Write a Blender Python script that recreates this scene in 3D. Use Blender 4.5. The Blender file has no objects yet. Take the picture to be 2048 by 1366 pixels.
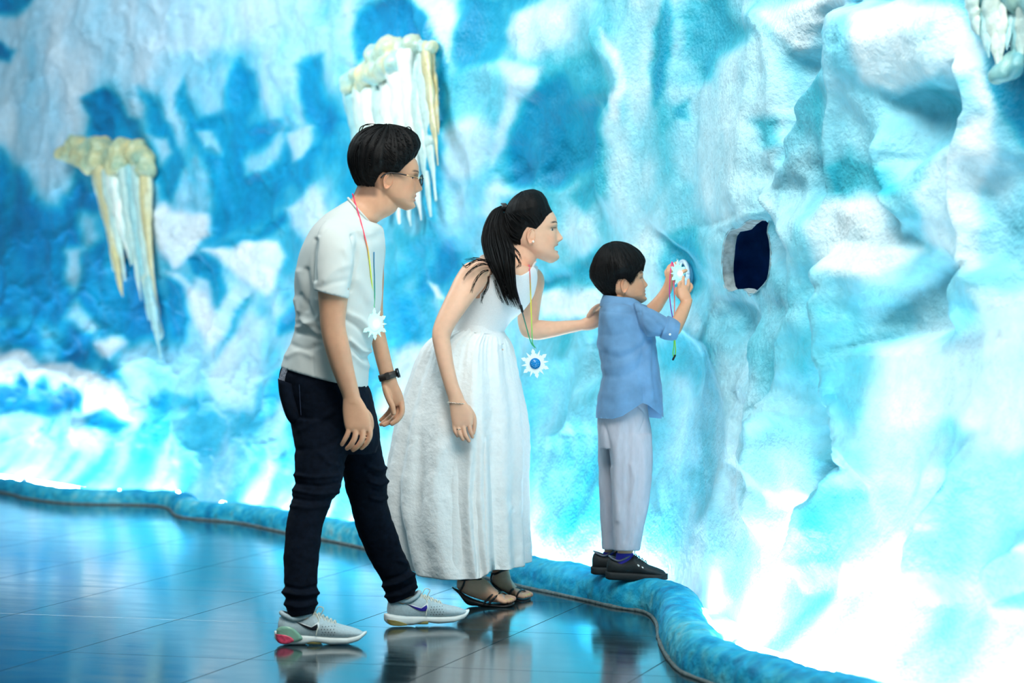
import bpy, math, random
import numpy as np
from mathutils import Vector, Matrix

# ------------------------------------------------------------------ camera / world / lights
F = 5120.0          # focal length in pixels of the 2048 wide photograph (90 mm on 36 mm)
CAMH = 1.1          # camera height
HOR = 620.0         # horizon row
CX = 1024.0
scene = bpy.context.scene
COL = scene.collection
cam_data = bpy.data.cameras.new('camera')
cam = bpy.data.objects.new('camera', cam_data)
COL.objects.link(cam)
cam.location = (0, 0, CAMH)
cam.rotation_euler = (math.pi / 2, 0, 0)
cam_data.sensor_width = 36.0
cam_data.lens = 90.0
cam_data.shift_y = -(683.0 - HOR) / 2048.0
cam_data.clip_start = 0.05
cam_data.dof.use_dof = True
cam_data.dof.focus_distance = 8.98
cam_data.dof.aperture_fstop = 2.4
scene.camera = cam

world = bpy.data.worlds.new('world')
scene.world = world
world.use_nodes = True
# faint even light returned by the rest of the ice cave
wbg = world.node_tree.nodes['Background']
wbg.inputs['Color'].default_value = (0.45, 0.84, 1.0, 1)
wbg.inputs['Strength'].default_value = 0.30

def area_light(name, loc, target, size, energy, color):
    d = bpy.data.lights.new(name, 'AREA')
    d.shape = 'RECTANGLE'
    d.size, d.size_y = size
    d.energy = energy
    d.color = color
    o = bpy.data.objects.new(name, d)
    COL.objects.link(o)
    o.location = loc
    o.rotation_euler = (Vector(target) - Vector(loc)).to_track_quat('-Z', 'Y').to_euler()
    return o

# ceiling lamps of the hall: a neutral one over the visitors, cool washes along the ice wall
area_light('ceiling_lamp_visitors_offscreen', (0.7, 5.2, 4.4), (0.0, 9.2, 0.9), (2.0, 2.0), 165, (1.0, 0.92, 0.82))
area_light('ceiling_wash_far_offscreen', (-3.6, 11.0, 4.4), (-1.6, 13.8, 1.6), (2.5, 1.2), 250, (0.86, 0.98, 1.0))
area_light('ceiling_wash_near_offscreen', (-0.4, 7.0, 4.4), (1.0, 8.6, 1.5), (2.0, 1.2), 95, (0.90, 0.99, 1.0))
TUBE_STRENGTH = 110.0

vs = scene.view_settings
vs.view_transform = 'Standard'
vs.look = 'None'
vs.gamma = 1.0
vs.use_curve_mapping = False
vs.exposure = -0.05

# ------------------------------------------------------------------ helpers
def P(x, y, D):
    """photograph pixel + distance from the camera -> point of the place"""
    return np.array(((x - CX) * D / F, D, CAMH - (y - HOR) * D / F))

def G(x, y, z=0.0):
    """photograph pixel of something at height z -> point of the place"""
    D = F * (CAMH - z) / (y - HOR)
    return np.array(((x - CX) * D / F, D, z))

_rng = np.random.RandomState(7)
_perm = np.concatenate([_rng.permutation(256)] * 3)
_grad = _rng.normal(size=(256, 3)); _grad /= np.linalg.norm(_grad, axis=1)[:, None]

def perlin(p):
    p = np.asarray(p, float)
    i = np.floor(p).astype(int); f = p - i; i &= 255
    u = f * f * f * (f * (f * 6 - 15) + 10)
    res = 0
    for dx in (0, 1):
        for dy in (0, 1):
            for dz in (0, 1):
                h = _perm[_perm[_perm[(i[:, 0] + dx) & 255] + ((i[:, 1] + dy) & 255)] + ((i[:, 2] + dz) & 255)]
                g = _grad[h]
                d = (f[:, 0] - dx) * g[:, 0] + (f[:, 1] - dy) * g[:, 1] + (f[:, 2] - dz) * g[:, 2]
                w = (u[:, 0] if dx else 1 - u[:, 0]) * (u[:, 1] if dy else 1 - u[:, 1]) * (u[:, 2] if dz else 1 - u[:, 2])
                res = res + d * w
    return res * 1.5

def fbm(p, octaves=4, gain=0.5):
    p = np.asarray(p, float); r = 0; a = 1.0
    for _ in range(octaves):
        r = r + a * perlin(p); p = p * 2.03 + 17.3; a *= gain
    return r

def cells(a, b, seed=0):
    """scallop cells: distance to the nearest and to the second nearest centre"""
    rs = np.random.RandomState(seed); jx = rs.rand(64, 64); jy = rs.rand(64, 64)
    ia, ib = np.floor(a).astype(int), np.floor(b).astype(int)
    d1 = np.full(len(a), 9.0); d2 = np.full(len(a), 9.0); vy = np.zeros(len(a))
    for u in (-1, 0, 1):
        for v in (-1, 0, 1):
            ca, cb = ia + u, ib + v
            x = ca + jx[ca & 63, cb & 63]; y = cb + jy[ca & 63, cb & 63]
            d = np.hypot(a - x, b - y)
            n = d < d1
            d2 = np.where(n, d1, np.minimum(d2, d)); vy = np.where(n, b - y, vy); d1 = np.where(n, d, d1)
    return d1, d2, vy

def smooth(e0, e1, x):
    t = np.clip((x - e0) / (e1 - e0), 0, 1)
    return t * t * (3 - 2 * t)

def catmull(pts, sub):
    """resample a list of vectors with a Catmull-Rom curve"""
    pts = np.asarray(pts, float); n = len(pts)
    if n < 3:
        return np.array([pts[0] + (pts[-1] - pts[0]) * t for t in np.linspace(0, 1, sub + 1)])
    ext = np.vstack([2 * pts[0] - pts[1], pts, 2 * pts[-1] - pts[-2]])
    out = []
    for k in range(n - 1):
        a, b, c, d = ext[k:k + 4]
        for t in np.arange(sub) / sub:
            out.append(0.5 * ((2 * b) + (c - a) * t + (2 * a - 5 * b + 4 * c - d) * t * t + (3 * b - a - 3 * c + d) * t ** 3))
    out.append(pts[-1])
    return np.array(out)

class MB:
    """collects shapes; build() links them as one mesh object"""
    def __init__(self):
        self.v = []; self.f = []; self.n = 0
    def add(self, verts, faces):
        verts = np.asarray(verts, float)
        self.v.append(verts)
        o = self.n
        self.f.extend([tuple(i + o for i in f) for f in faces])
        self.n += len(verts)
        return self
    def verts(self):
        return np.vstack(self.v)
    def grid(self, rings, closed=True, cap0=False, cap1=False):
        rings = np.asarray(rings, float)
        m, n = rings.shape[:2]
        faces = []
        for i in range(m - 1):
            for j in range(n if closed else n - 1):
                k = (j + 1) % n
                faces.append((i * n + j, i * n + k, (i + 1) * n + k, (i + 1) * n + j))
        v = rings.reshape(-1, 3)
        if cap0:
            faces += [(m * n, (j + 1) % n, j) for j in range(n)]
            v = np.vstack([v, rings[0].mean(0)])
        if cap1:
            c = len(v); b = (m - 1) * n
            faces += [(c, b + j, b + (j + 1) % n) for j in range(n)]
            v = np.vstack([v, rings[-1].mean(0)])
        return self.add(v, faces)
    def tube(self, pts, radii, seg=10, sub=1, flat=1.0, up=None, ends=True):
        """tapered round tube along points"""
        pts = np.asarray(pts, float)
        radii = np.full(len(pts), radii, float) if np.isscalar(radii) else np.asarray(radii, float)
        if sub > 1:
            q = catmull(np.hstack([pts, radii[:, None]]), sub)
            pts, radii = q[:, :3], np.maximum(q[:, 3], 1e-5)
        tan = np.gradient(pts, axis=0); tan /= np.linalg.norm(tan, axis=1)[:, None] + 1e-12
        if ends:   # rounded ends
            a = [0.25, 0.6, 0.9]
            p0 = [pts[0] - tan[0] * radii[0] * c for c in (1.0, 0.8, 0.45)]
            p1 = [pts[-1] + tan[-1] * radii[-1] * c for c in (0.45, 0.8, 1.0)]
            pts = np.vstack([p0, pts, p1])
            radii = np.concatenate([radii[0] * np.array([0.12, 0.6, 0.89]), radii, radii[-1] * np.array([0.89, 0.6, 0.12])])
            tan = np.vstack([[tan[0]] * 3, tan, [tan[-1]] * 3])
        u = np.array(up if up is not None else ((0, 1, 0) if abs(tan[0][1]) < 0.8 else (1, 0, 0)), float)
        rings = []
        ang = np.arange(seg) * 2 * math.pi / seg
        for p, t, r in zip(pts, tan, radii):
            u = u - t * u.dot(t); u /= np.linalg.norm(u) + 1e-12
            w = np.cross(t, u)
            rings.append(p + r * (np.cos(ang)[:, None] * u * flat + np.sin(ang)[:, None] * w))
        return self.grid(rings, True, True, True)
    def box(self, c, s, R=None):
        v = np.array([(x, y, z) for x in (-.5, .5) for y in (-.5, .5) for z in (-.5, .5)]) * np.asarray(s)
        if R is not None: v = v @ np.asarray(R).T
        return self.add(v + np.asarray(c), [(0, 1, 3, 2), (4, 6, 7, 5), (0, 4, 5, 1), (2, 3, 7, 6), (0, 2, 6, 4), (1, 5, 7, 3)])
    def ball(self, c, r, seg=16, rings=10):
        r = np.full(3, r, float) if np.isscalar(r) else np.asarray(r, float)
        rr = []
        ang = np.arange(seg) * 2 * math.pi / seg
        for t in np.linspace(0.02, math.pi - 0.02, rings):
            rr.append(np.stack([np.sin(t) * np.cos(ang) * r[0], np.sin(t) * np.sin(ang) * r[1], np.full(seg, np.cos(t) * r[2])], 1) + np.asarray(c))
        return self.grid(rr, True, True, True)
    def mesh(self, name, smooth_=True):
        me = bpy.data.meshes.new(name)
        me.from_pydata(self.verts().tolist(), [], self.f)
        if smooth_:
            me.polygons.foreach_set('use_smooth', [True] * len(me.polygons))
        me.update()
        return me
    def build(self, name, material, parent=None, smooth_=True):
        return link(name, self.mesh(name, smooth_), material, parent)

def link(name, me, material=None, parent=None):
    o = bpy.data.objects.new(name, me)
    COL.objects.link(o)
    if material is not None:
        me.materials.clear(); me.materials.append(material)
    if parent is not None:
        o.parent = parent
        o.matrix_parent_inverse = Matrix.Translation(-Vector(parent.location)) if parent.parent is None and parent.type == 'EMPTY' else Matrix.Identity(4)
    return o

def empty(name, loc):
    o = bpy.data.objects.new(name, None)
    COL.objects.link(o)
    o.location = tuple(float(c) for c in loc)
    o.empty_display_size = 0.1
    return o

def tag(o, label=None, cat=None, group=None, kind=None):
    if label: o['label'] = label
    if cat: o['category'] = cat
    if group: o['group'] = group
    if kind: o['kind'] = kind
    return o

def evaluated(me, setup):
    """run modifiers on a mesh and return the result as a new mesh"""
    t = bpy.data.objects.new('temporary', me)
    COL.objects.link(t)
    setup(t)
    dg = bpy.context.evaluated_depsgraph_get()
    dg.update()
    r = bpy.data.meshes.new_from_object(t.evaluated_get(dg), depsgraph=dg)
    bpy.data.objects.remove(t)
    return r

def fuse(mb, name, voxel, iters=4, factor=0.5):
    """one continuous skin around all shapes collected so far"""
    me = mb.mesh(name)
    def setup(t):
        m = t.modifiers.new('r', 'REMESH'); m.mode = 'VOXEL'; m.voxel_size = voxel; m.use_smooth_shade = True
        if iters:
            s = t.modifiers.new('s', 'SMOOTH'); s.factor = factor; s.iterations = iters
    return evaluated(me, setup)

def coords(me):
    a = np.empty(len(me.vertices) * 3); me.vertices.foreach_get('co', a); return a.reshape(-1, 3)
def normals(me):
    a = np.empty(len(me.vertices) * 3); me.vertex_normals.foreach_get('vector', a); return a.reshape(-1, 3)
def set_coords(me, c):
    me.vertices.foreach_set('co', np.asarray(c, float).ravel()); me.update()
def set_color(me, c, name='Col'):
    a = me.color_attributes.new(name, 'FLOAT_COLOR', 'POINT')
    c = np.hstack([np.asarray(c, float), np.ones((len(c), 1))]) if np.shape(c)[1] == 3 else np.asarray(c, float)
    a.data.foreach_set('color', c.ravel())

def pixel_of(co):
    return CX + co[:, 0] * F / co[:, 1], HOR + (CAMH - co[:, 2]) * F / co[:, 1]

def srgb(r, g, b):
    return tuple(((c / 255) / 12.92 if c <= 10 else ((c / 255 + 0.055) / 1.055) ** 2.4) for c in (r, g, b))

# ------------------------------------------------------------------ materials
def material(name, color=(0.5, 0.5, 0.5), rough=0.6, attr=None, var=0.12, scale=20.0, bump=0.0, bump_scale=80.0,
             spec=0.5, sss=0.0, sss_radius=(1, 0.3, 0.15), metal=0.0, emit=None, emit_s=0.0, sheen=0.0, stretch=None,
             trans=0.0, alpha=1.0, bump_dist=0.004, rough_var=0.0, coat=0.0):
    m = bpy.data.materials.new(name)
    m.use_nodes = True
    nt = m.node_tree; N = nt.nodes; L = nt.links
    b = N['Principled BSDF']
    tc = N.new('ShaderNodeTexCoord')
    src = tc.outputs['Object']
    if stretch:
        mp = N.new('ShaderNodeMapping'); mp.inputs['Scale'].default_value = stretch
        L.new(src, mp.inputs['Vector']); src = mp.outputs['Vector']
    nz = N.new('ShaderNodeTexNoise'); nz.inputs['Scale'].default_value = scale; nz.inputs['Detail'].default_value = 5
    L.new(src, nz.inputs['Vector'])
    mr = N.new('ShaderNodeMapRange')
    mr.inputs['From Min'].default_value = 0.3; mr.inputs['From Max'].default_value = 0.7
    mr.inputs['To Min'].default_value = 1 - var; mr.inputs['To Max'].default_value = 1 + var
    L.new(nz.outputs['Fac'], mr.inputs['Value'])
    mx = N.new('ShaderNodeVectorMath'); mx.operation = 'SCALE'
    L.new(mr.outputs['Result'], mx.inputs['Scale'])
    if attr:
        at = N.new('ShaderNodeAttribute'); at.attribute_name = attr
        L.new(at.outputs['Color'], mx.inputs[0])
    else:
        mx.inputs[0].default_value = tuple(color[:3])
    L.new(mx.outputs['Vector'], b.inputs['Base Color'])
    b.inputs['Roughness'].default_value = rough
    if rough_var:
        m2 = N.new('ShaderNodeMapRange'); m2.inputs['From Min'].default_value = 0.3; m2.inputs['From Max'].default_value = 0.7
        m2.inputs['To Min'].default_value = rough - rough_var; m2.inputs['To Max'].default_value = rough + rough_var
        L.new(nz.outputs['Fac'], m2.inputs['Value']); L.new(m2.outputs['Result'], b.inputs['Roughness'])
    b.inputs['Specular IOR Level'].default_value = spec
    b.inputs['Metallic'].default_value = metal
    b.inputs['Transmission Weight'].default_value = trans
    b.inputs['Alpha'].default_value = alpha
    b.inputs['Coat Weight'].default_value = coat
    if sss:
        b.inputs['Subsurface Weight'].default_value = sss
        b.inputs['Subsurface Radius'].default_value = sss_radius
        b.inputs['Subsurface Scale'].default_value = 0.01
    if sheen:
        b.inputs['Sheen Weight'].default_value = sheen
    if emit:
        b.inputs['Emission Color'].default_value = (*emit, 1); b.inputs['Emission Strength'].default_value = emit_s
    if bump:
        n2 = N.new('ShaderNodeTexNoise'); n2.inputs['Scale'].default_value = bump_scale; n2.inputs['Detail'].default_value = 4
        L.new(src, n2.inputs['Vector'])
        bp = N.new('ShaderNodeBump'); bp.inputs['Strength'].default_value = bump; bp.inputs['Distance'].default_value = bump_dist
        L.new(n2.outputs['Fac'], bp.inputs['Height']); L.new(bp.outputs['Normal'], b.inputs['Normal'])
    return m
# ------------------------------------------------------------------ the setting
M = {}
M['ice'] = material('painted_ice', rough=0.5, attr='Col', var=0.10, scale=26, bump=0.55, bump_scale=60, spec=0.35, bump_dist=0.012)
M['curb'] = material('curb_ice', rough=0.6, attr='Col', var=0.16, scale=30, bump=0.6, bump_scale=45, spec=0.3, bump_dist=0.01)
M['slate'] = material('slate_tile', color=(0.012, 0.030, 0.038), rough=0.12, var=0.35, scale=3.0, bump=0.035, bump_scale=9, spec=0.75, bump_dist=0.004, rough_var=0.04, stretch=(1, 3, 1))
M['grout'] = material('grout', color=(0.05, 0.075, 0.085), rough=0.5)
M['shell'] = material('hole_shell', color=(0.36, 0.46, 0.48), rough=0.8, var=0.35, scale=40, bump=0.5)
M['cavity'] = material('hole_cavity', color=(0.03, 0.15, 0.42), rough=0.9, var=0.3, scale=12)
M['lamp_tube'] = material('lamp_tube', color=(0.9, 0.95, 1), rough=0.4, emit=(0.86, 0.97, 1.0), emit_s=TUBE_STRENGTH, var=0.0)
M['lamp_cap'] = material('lamp_cap', color=(0.75, 0.8, 0.85), rough=0.4)
M['snow_grit'] = material('mortar', color=(0.11, 0.15, 0.155), rough=0.9, var=0.4, scale=60, bump=0.6)

# curb line on the floor, read off the photograph (bottom edge of the curb, floor height)
curb_px = [(0, 985), (51, 997), (143, 1008), (318, 1013), (362, 1035), (478, 1047), (574, 1067), (700, 1091), (860, 1129),
           (1042, 1174), (1098, 1186), (1167, 1201), (1235, 1217), (1290, 1226), (1314, 1246), (1321, 1283), (1337, 1316), (1362, 1344), (1400, 1361)]
curb_xy = [np.array([-5.2, 18.4]), np.array([-4.0, 16.8])] + [G(*p)[:2] for p in curb_px] + [np.array([0.72, 7.12]), np.array([0.98, 6.6]), np.array([1.25, 6.0]), np.array([1.5, 5.4])]
curb_line = catmull(curb_xy, 14)

def unit_normals(line):
    t = np.gradient(line, axis=0); t /= np.linalg.norm(t, axis=1)[:, None]
    return t, np.stack([t[:, 1], -t[:, 0]], 1) * -1      # second: towards the wall

# base line of the ice wall
wall_pts = [(-5.2, 19.8), (-4.0, 17.9), (-3.1, 16.5), (-2.12, 15.05), (-1.26, 13.75), (-0.62, 12.5), (-0.12, 11.45), (0.20, 10.62), (0.47, 10.06),
            (0.66, 9.58), (0.81, 9.0), (0.96, 8.4), (1.14, 7.8), (1.36, 7.2), (1.62, 6.5), (1.95, 5.6)]
dense = catmull(np.array(wall_pts), 60)
# columns spaced evenly as the photograph shows them
upx = CX + dense[:, 0] / dense[:, 1] * F
wu = np.arange(upx[0], upx[-1], 3.9)
wline = np.stack([np.interp(wu, upx, dense[:, k]) for k in (0, 1)], 1)
ws = np.concatenate([[0], np.cumsum(np.linalg.norm(np.diff(wline, axis=0), axis=1))])
wt = np.gradient(wline, axis=0); wt /= np.linalg.norm(wt, axis=1)[:, None]
wn = np.stack([wt[:, 1], -wt[:, 0]], 1)          # towards the visitors
if wn[len(wn) // 2][0] > 0: wn = -wn
k9 = np.ones(41) / 41                              # calm normals so that columns never cross
for c in (0, 1):
    wn[:, c] = np.convolve(np.pad(wn[:, c], 20, mode='edge'), k9, 'valid')
wn /= np.linalg.norm(wn, axis=1)[:, None]
curb_gap = np.array([np.min(np.linalg.norm(curb_line - p, axis=1)) for p in wline])
curb_gap = np.convolve(np.pad(curb_gap, 30, mode='edge'), np.ones(61) / 61, 'valid')
WTOP = 3.5
wz = np.concatenate([np.linspace(0.0, 0.5, 70), np.arange(0.508, WTOP, 0.008)])
nS, nZ = len(wline), len(wz)
S, Z = np.meshgrid(ws, wz, indexing='ij')
PX = np.repeat(wu[:, None], nZ, 1)
DD = np.repeat(wline[:, 1][:, None], nZ, 1)
PY = HOR + (CAMH - Z) * F / DD
s_, z_ = S.ravel(), Z.ravel()
px, py = PX.ravel(), PY.ravel()

def poly_distance(x, y, poly):
    """signed distance in photograph pixels, positive inside"""
    poly = np.asarray(poly, float)
    d = np.full(len(x), 1e9); inside = np.zeros(len(x), bool)
    for a, b in zip(poly, np.roll(poly, -1, 0)):
        e = b - a
        t = np.clip(((x - a[0]) * e[0] + (y - a[1]) * e[1]) / (e @ e + 1e-9), 0, 1)
        d = np.minimum(d, np.hypot(x - a[0] - t * e[0], y - a[1] - t * e[1]))
        c = (a[1] > y) != (b[1] > y)
        inside ^= c & (x < (b[0] - a[0]) * (y - a[1]) / (b[1] - a[1] + 1e-12) + a[0])
    return np.where(inside, d, -d)

# painted patches: outline in the photograph, tone (0 deep blue .. 1 white), edge softness, hollow depth in metres
patches = [
    # pale fields
    ([(-200, -50), (640, -50), (625, 95), (560, 110), (505, 85), (460, 112), (375, 105), (290, 165), (175, 178), (160, 265), (135, 345), (112, 400), (45, 340), (-20, 280), (-200, 260)], .74, 22, 0),
    ([(0, 280), (40, 330), (25, 390), (-100, 420), (-100, 250)], .45, 20, 0),
    ([(500, 90), (560, 60), (690, 40), (690, 150), (640, 250), (600, 240), (570, 200), (525, 190), (515, 140)], .66, 20, 0),
    ([(378, 130), (455, 130), (450, 190), (415, 235), (385, 190)], .6, 14, 0),
    ([(320, 110), (370, 110), (385, 160), (345, 215), (318, 190)], .62, 14, 0),
    # blues of the far wall
    ([(-20, -20), (90, -20), (35, 25), (-20, 38)], .06, 8, 0),
    ([(-20, 80), (30, 102), (22, 121), (-20, 117)], .06, 5, 0),
    ([(165, 192), (202, 183), (242, 200), (262, 235), (287, 248), (300, 300), (298, 345), (270, 330), (238, 288), (190, 285), (172, 270), (180, 232)], .08, 6, .05),
    ([(277, 170), (300, 182), (328, 232), (352, 268), (366, 330), (352, 372), (335, 420), (312, 380), (300, 300), (297, 245)], .17, 7, .04),
    ([(345, 190), (372, 160), (386, 200), (392, 236), (440, 218), (455, 150), (470, 127), (508, 152), (518, 195), (505, 250), (560, 238), (580, 262), (525, 312), (500, 350), (548, 300), (572, 285), (590, 330), (560, 392), (545, 440), (470, 470), (405, 500), (385, 480), (412, 440), (425, 392), (410, 335), (392, 292)], .2, 8, .06),
    ([(380, 515), (405, 504), (440, 528), (452, 580), (440, 622), (424, 600), (410, 560), (388, 545)], .16, 5, .05),
    ([(333, 565), (368, 580), (383, 635), (372, 682), (340, 672)], .18, 6, .04),
    ([(430, 720), (455, 660), (492, 598), (506, 592), (498, 640), (462, 692)], .2, 6, .04),
    ([(405, 500), (470, 480), (560, 430), (590, 400), (600, 430), (540, 470), (480, 486), (420, 505)], .15, 8, .02),
    ([(0, 300), (45, 345), (60, 402), (125, 420), (160, 345), (186, 382), (205, 455), (222, 560), (245, 640), (160, 655), (60, 650), (-40, 640), (-60, 440)], .1, 14, .05),
    ([(215, 560), (250, 500), (300, 560), (332, 610), (310, 690), (240, 690), (180, 740), (130, 735), (110, 680)], .12, 16, .05),
    ([(-60, 650), (70, 650), (100, 700), (-60, 690)], .12, 12, .03),
    ([(-60, 775), (20, 772), (45, 748), (60, 785), (88, 760), (105, 790), (135, 770), (165, 790), (166, 826), (105, 822), (-60, 828)], .08, 4, .05),
    ([(166, 832), (214, 812), (255, 848), (232, 862), (170, 857)], .12, 6, .03),
    ([(180, 690), (215, 700), (245, 760), (238, 770), (200, 745)], .14, 7, .02),
    ([(555, 640), (600, 600), (600, 655), (562, 668)], .12, 8, .03),
    ([(528, 790), (556, 735), (575, 720), (566, 780), (545, 830)], .22, 8, .03),
    ([(350, 790), (400, 785), (408, 810), (356, 815)], .3, 8, .02),
    ([(590, 130), (640, 108), (655, 178), (695, 250), (640, 275), (605, 225)], .17, 10, .03),
    ([(560, 300), (640, 290), (640, 360), (600, 380), (565, 350)], .22, 12, .02),
    # whites of the far wall
    ([(298, 428), (330, 404), (345, 420), (412, 432), (422, 468), (390, 500), (345, 540), (315, 500)], .9, 6, -.05),
    ([(408, 502), (450, 498), (500, 478), (560, 486), (572, 520), (545, 575), (530, 592), (500, 570), (470, 545), (440, 520)], .93, 5, -.05),
    ([(330, 548), (352, 552), (420, 600), (440, 680), (420, 700), (395, 640), (372, 580)], .85, 6, -.02),
    ([(455, 690), (500, 620), (530, 640), (520, 760), (500, 820), (430, 800), (420, 740)], .72, 12, -.02),
    ([(570, 415), (620, 378), (650, 385), (650, 440), (610, 480), (585, 460)], .8, 8, -.02),
    ([(490, 318), (540, 288), (565, 245), (558, 318), (520, 345), (490, 348)], .6, 9, 0),
    ([(572, 266), (626, 256), (606, 320), (592, 322)], .72, 4, 0),
    ([(392, 262), (434, 270), (440, 300), (410, 300)], .62, 5, 0),
    ([(300, 275), (336, 278), (340, 310), (320, 322)], .66, 6, 0),
    ([(130, 505), (168, 500), (160, 560), (145, 590), (132, 550)], .7, 8, 0),
    ([(135, 640), (155, 600), (165, 625), (205, 650), (195, 670), (150, 665)], .65, 8, 0),
    ([(162, 425), (200, 430), (200, 480), (170, 500)], .58, 10, 0),
    ([(-60, 720), (25, 705), (50, 700), (80, 730), (150, 725), (168, 755), (160, 790), (132, 765), (110, 780), (85, 752), (60, 775), (42, 745), (18, 768), (-60, 765)], .95, 4, -.05),
    ([(164, 745), (200, 752), (235, 765), (268, 835), (240, 835), (215, 806), (165, 830)], .93, 5, -.04),
    ([(190, 685), (225, 665), (250, 680), (225, 720), (205, 715)], .85, 6, 0),
    ([(245, 700), (300, 680), (335, 690), (395, 700), (410, 760), (380, 800), (330, 790), (260, 800)], .62, 12, 0),
    ([(-80, 832), (170, 836), (260, 862), (360, 850), (410, 800), (440, 880), (520, 850), (600, 790), (640, 860), (640, 1100), (-80, 1000)], None, 10, -.03),
    # behind the man and between him and the woman
    ([(700, 70), (712, 22), (800, -20), (850, 25), (882, 80), (893, 140), (892, 360), (880, 405), (868, 260), (868, 120), (760, 82), (712, 130)], .13, 7, .04),
    ([(815, -10), (850, 20), (885, 80), (897, 125), (912, 90), (905, 20), (880, -20)], .85, 6, -.05),
    ([(930, -10), (1010, -10), (1022, 50), (1000, 118), (925, 140), (905, 100), (915, 40)], .2, 10, .03),
    ([(1012, 60), (1035, 30), (1085, 0), (1140, 12), (1145, 80), (1080, 112), (1030, 105)], .82, 12, -.03),
    ([(1010, -10), (1090, -10), (1040, 26), (1012, 45)], .25, 8, .02),
    ([(888, 260), (955, 228), (988, 250), (985, 310), (950, 350), (900, 362), (885, 410)], .78, 14, -.03),
    ([(895, 150), (980, 140), (1005, 190), (985, 235), (900, 240)], .48, 14, 0),
    ([(998, 122), (1075, 135), (1060, 185), (1030, 230), (1012, 290), (985, 330), (990, 262), (1014, 190)], .85, 7, -.05),
    ([(1012, 295), (1048, 200), (1082, 160), (1130, 150), (1190, 200), (1230, 190), (1224, 290), (1192, 342), (1120, 372), (1022, 372)], .16, 12, .08),
    ([(1130, 120), (1190, 110), (1230, 190), (1180, 210), (1140, 170)], .34, 14, .02),
    ([(1140, 390), (1190, 335), (1226, 330), (1210, 392), (1165, 420)], .3, 12, .03),
    ([(1195, 52), (1212, 72), (1240, 120), (1248, 190), (1236, 250), (1215, 235), (1230, 160), (1215, 100)], .93, 5, -.04),
    ([(1203, 215), (1250, 250), (1260, 330), (1240, 400), (1215, 340)], .78, 12, -.03),
    ([(985, 352), (1008, 372), (1060, 380), (1000, 400), (980, 440), (960, 430)], .82, 10, -.02),
    ([(890, 370), (930, 380), (960, 430), (900, 470), (880, 440)], .62, 14, 0),
    ([(845, 548), (880, 500), (905, 478), (918, 540), (880, 590), (820, 600)], .15, 8, .03),
    ([(800, 470), (880, 480), (850, 560), (800, 560)], .28, 14, .02),
    ([(862, 566), (884, 572), (892, 600), (875, 596)], .98, 4, -.02),
    ([(790, 600), (850, 590), (868, 640), (840, 700), (800, 690)], .26, 12, .03),
    ([(790, 700), (850, 690), (830, 760), (800, 830), (760, 830)], .85, 14, -.02),
    ([(1120, 470), (1155, 420), (1190, 440), (1200, 480), (1175, 510)], .85, 12, -.03),
    ([(1085, 560), (1150, 520), (1195, 500), (1195, 560), (1100, 582)], .3, 12, .03),
    ([(1070, 580), (1140, 590), (1190, 570), (1215, 600), (1200, 640), (1080, 640)], 1.0, 8, -.04),
    ([(1160, 690), (1205, 655), (1205, 770), (1175, 775), (1165, 740)], None, 8, .05),
    ([(1060, 690), (1100, 690), (1160, 700), (1165, 760), (1120, 800), (1070, 770)], .55, 14, 0),
    ([(1115, 868), (1145, 850), (1157, 790), (1150, 850), (1140, 870)], None, 4, .02),
    # near wall
    ([(1310, 20), (1342, -10), (1348, 100), (1330, 165), (1306, 220), (1296, 130)], .22, 7, .05),
    ([(1352, 30), (1385, -10), (1440, -10), (1500, 60), (1470, 110), (1440, 135), (1415, 160), (1375, 110)], .36, 12, .03),
    ([(1250, 20), (1305, 0), (1300, 80), (1280, 160), (1245, 120)], .6, 14, 0),
    ([(1340, 170), (1420, 160), (1435, 220), (1440, 330), (1430, 450), (1380, 400), (1345, 300)], .76, 14, -.02),
    ([(1345, 215), (1385, 200), (1375, 240), (1345, 240)], .36, 8, .01),
    ([(1330, 480), (1390, 460), (1405, 560), (1370, 620), (1320, 560)], .26, 12, .06),
    ([(1440, 120), (1520, 70), (1560, 100), (1580, 220), (1560, 300), (1545, 430), (1445, 440), (1435, 300)], .78, 12, -.05),
    ([(1500, 240), (1555, 235), (1560, 290), (1520, 295)], .42, 8, .02),
    ([(1518, 28), (1640, -10), (1700, -10), (1650, 50), (1600, 110), (1570, 90)], .9, 8, -.04),
    ([(1700, -10), (1800, -10), (1780, 5), (1700, 15), (1690, 140), (1650, 180), (1640, 250), (1610, 320), (1585, 330), (1578, 260), (1600, 120), (1660, 40)], None, 8, .12),
    ([(1695, 20), (1900, 8), (1960, 70), (1985, 190), (1975, 240), (1945, 160), (1880, 140), (1800, 190), (1720, 160), (1702, 110)], .92, 10, -.05),
    ([(1660, 190), (1720, 165), (1790, 190), (1790, 280), (1770, 380), (1650, 390), (1590, 380), (1640, 290)], .62, 14, 0),
    ([(1650, 335), (1700, 300), (1780, 340), (1800, 390), (1660, 390)], .36, 14, .03),
    ([(1792, 205), (1850, 180), (1900, 160), (1935, 140), (1955, 200), (1952, 232), (1900, 288), (1850, 345), (1808, 378), (1798, 330)], None, 10, .10),
    ([(1788, 290), (1800, 330), (1812, 380), (1840, 440), (1820, 470), (1800, 380)], None, 6, -.04),
    ([(1825, 385), (1950, 235), (1985, 230), (1990, 300), (1965, 380), (1950, 470), (1965, 525), (1918, 540), (1890, 505), (1850, 480)], .88, 9, -.05),
    ([(1962, 390), (1972, 350), (2060, 300), (2200, 300), (2200, 620), (2040, 590), (1990, 550), (1958, 535)], None, 12, .06),
    ([(1792, 565), (1840, 532), (1890, 513), (1918, 540), (1956, 528), (1945, 600), (1925, 645), (1880, 690), (1768, 700), (1776, 630)], None, 9, .10),
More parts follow.
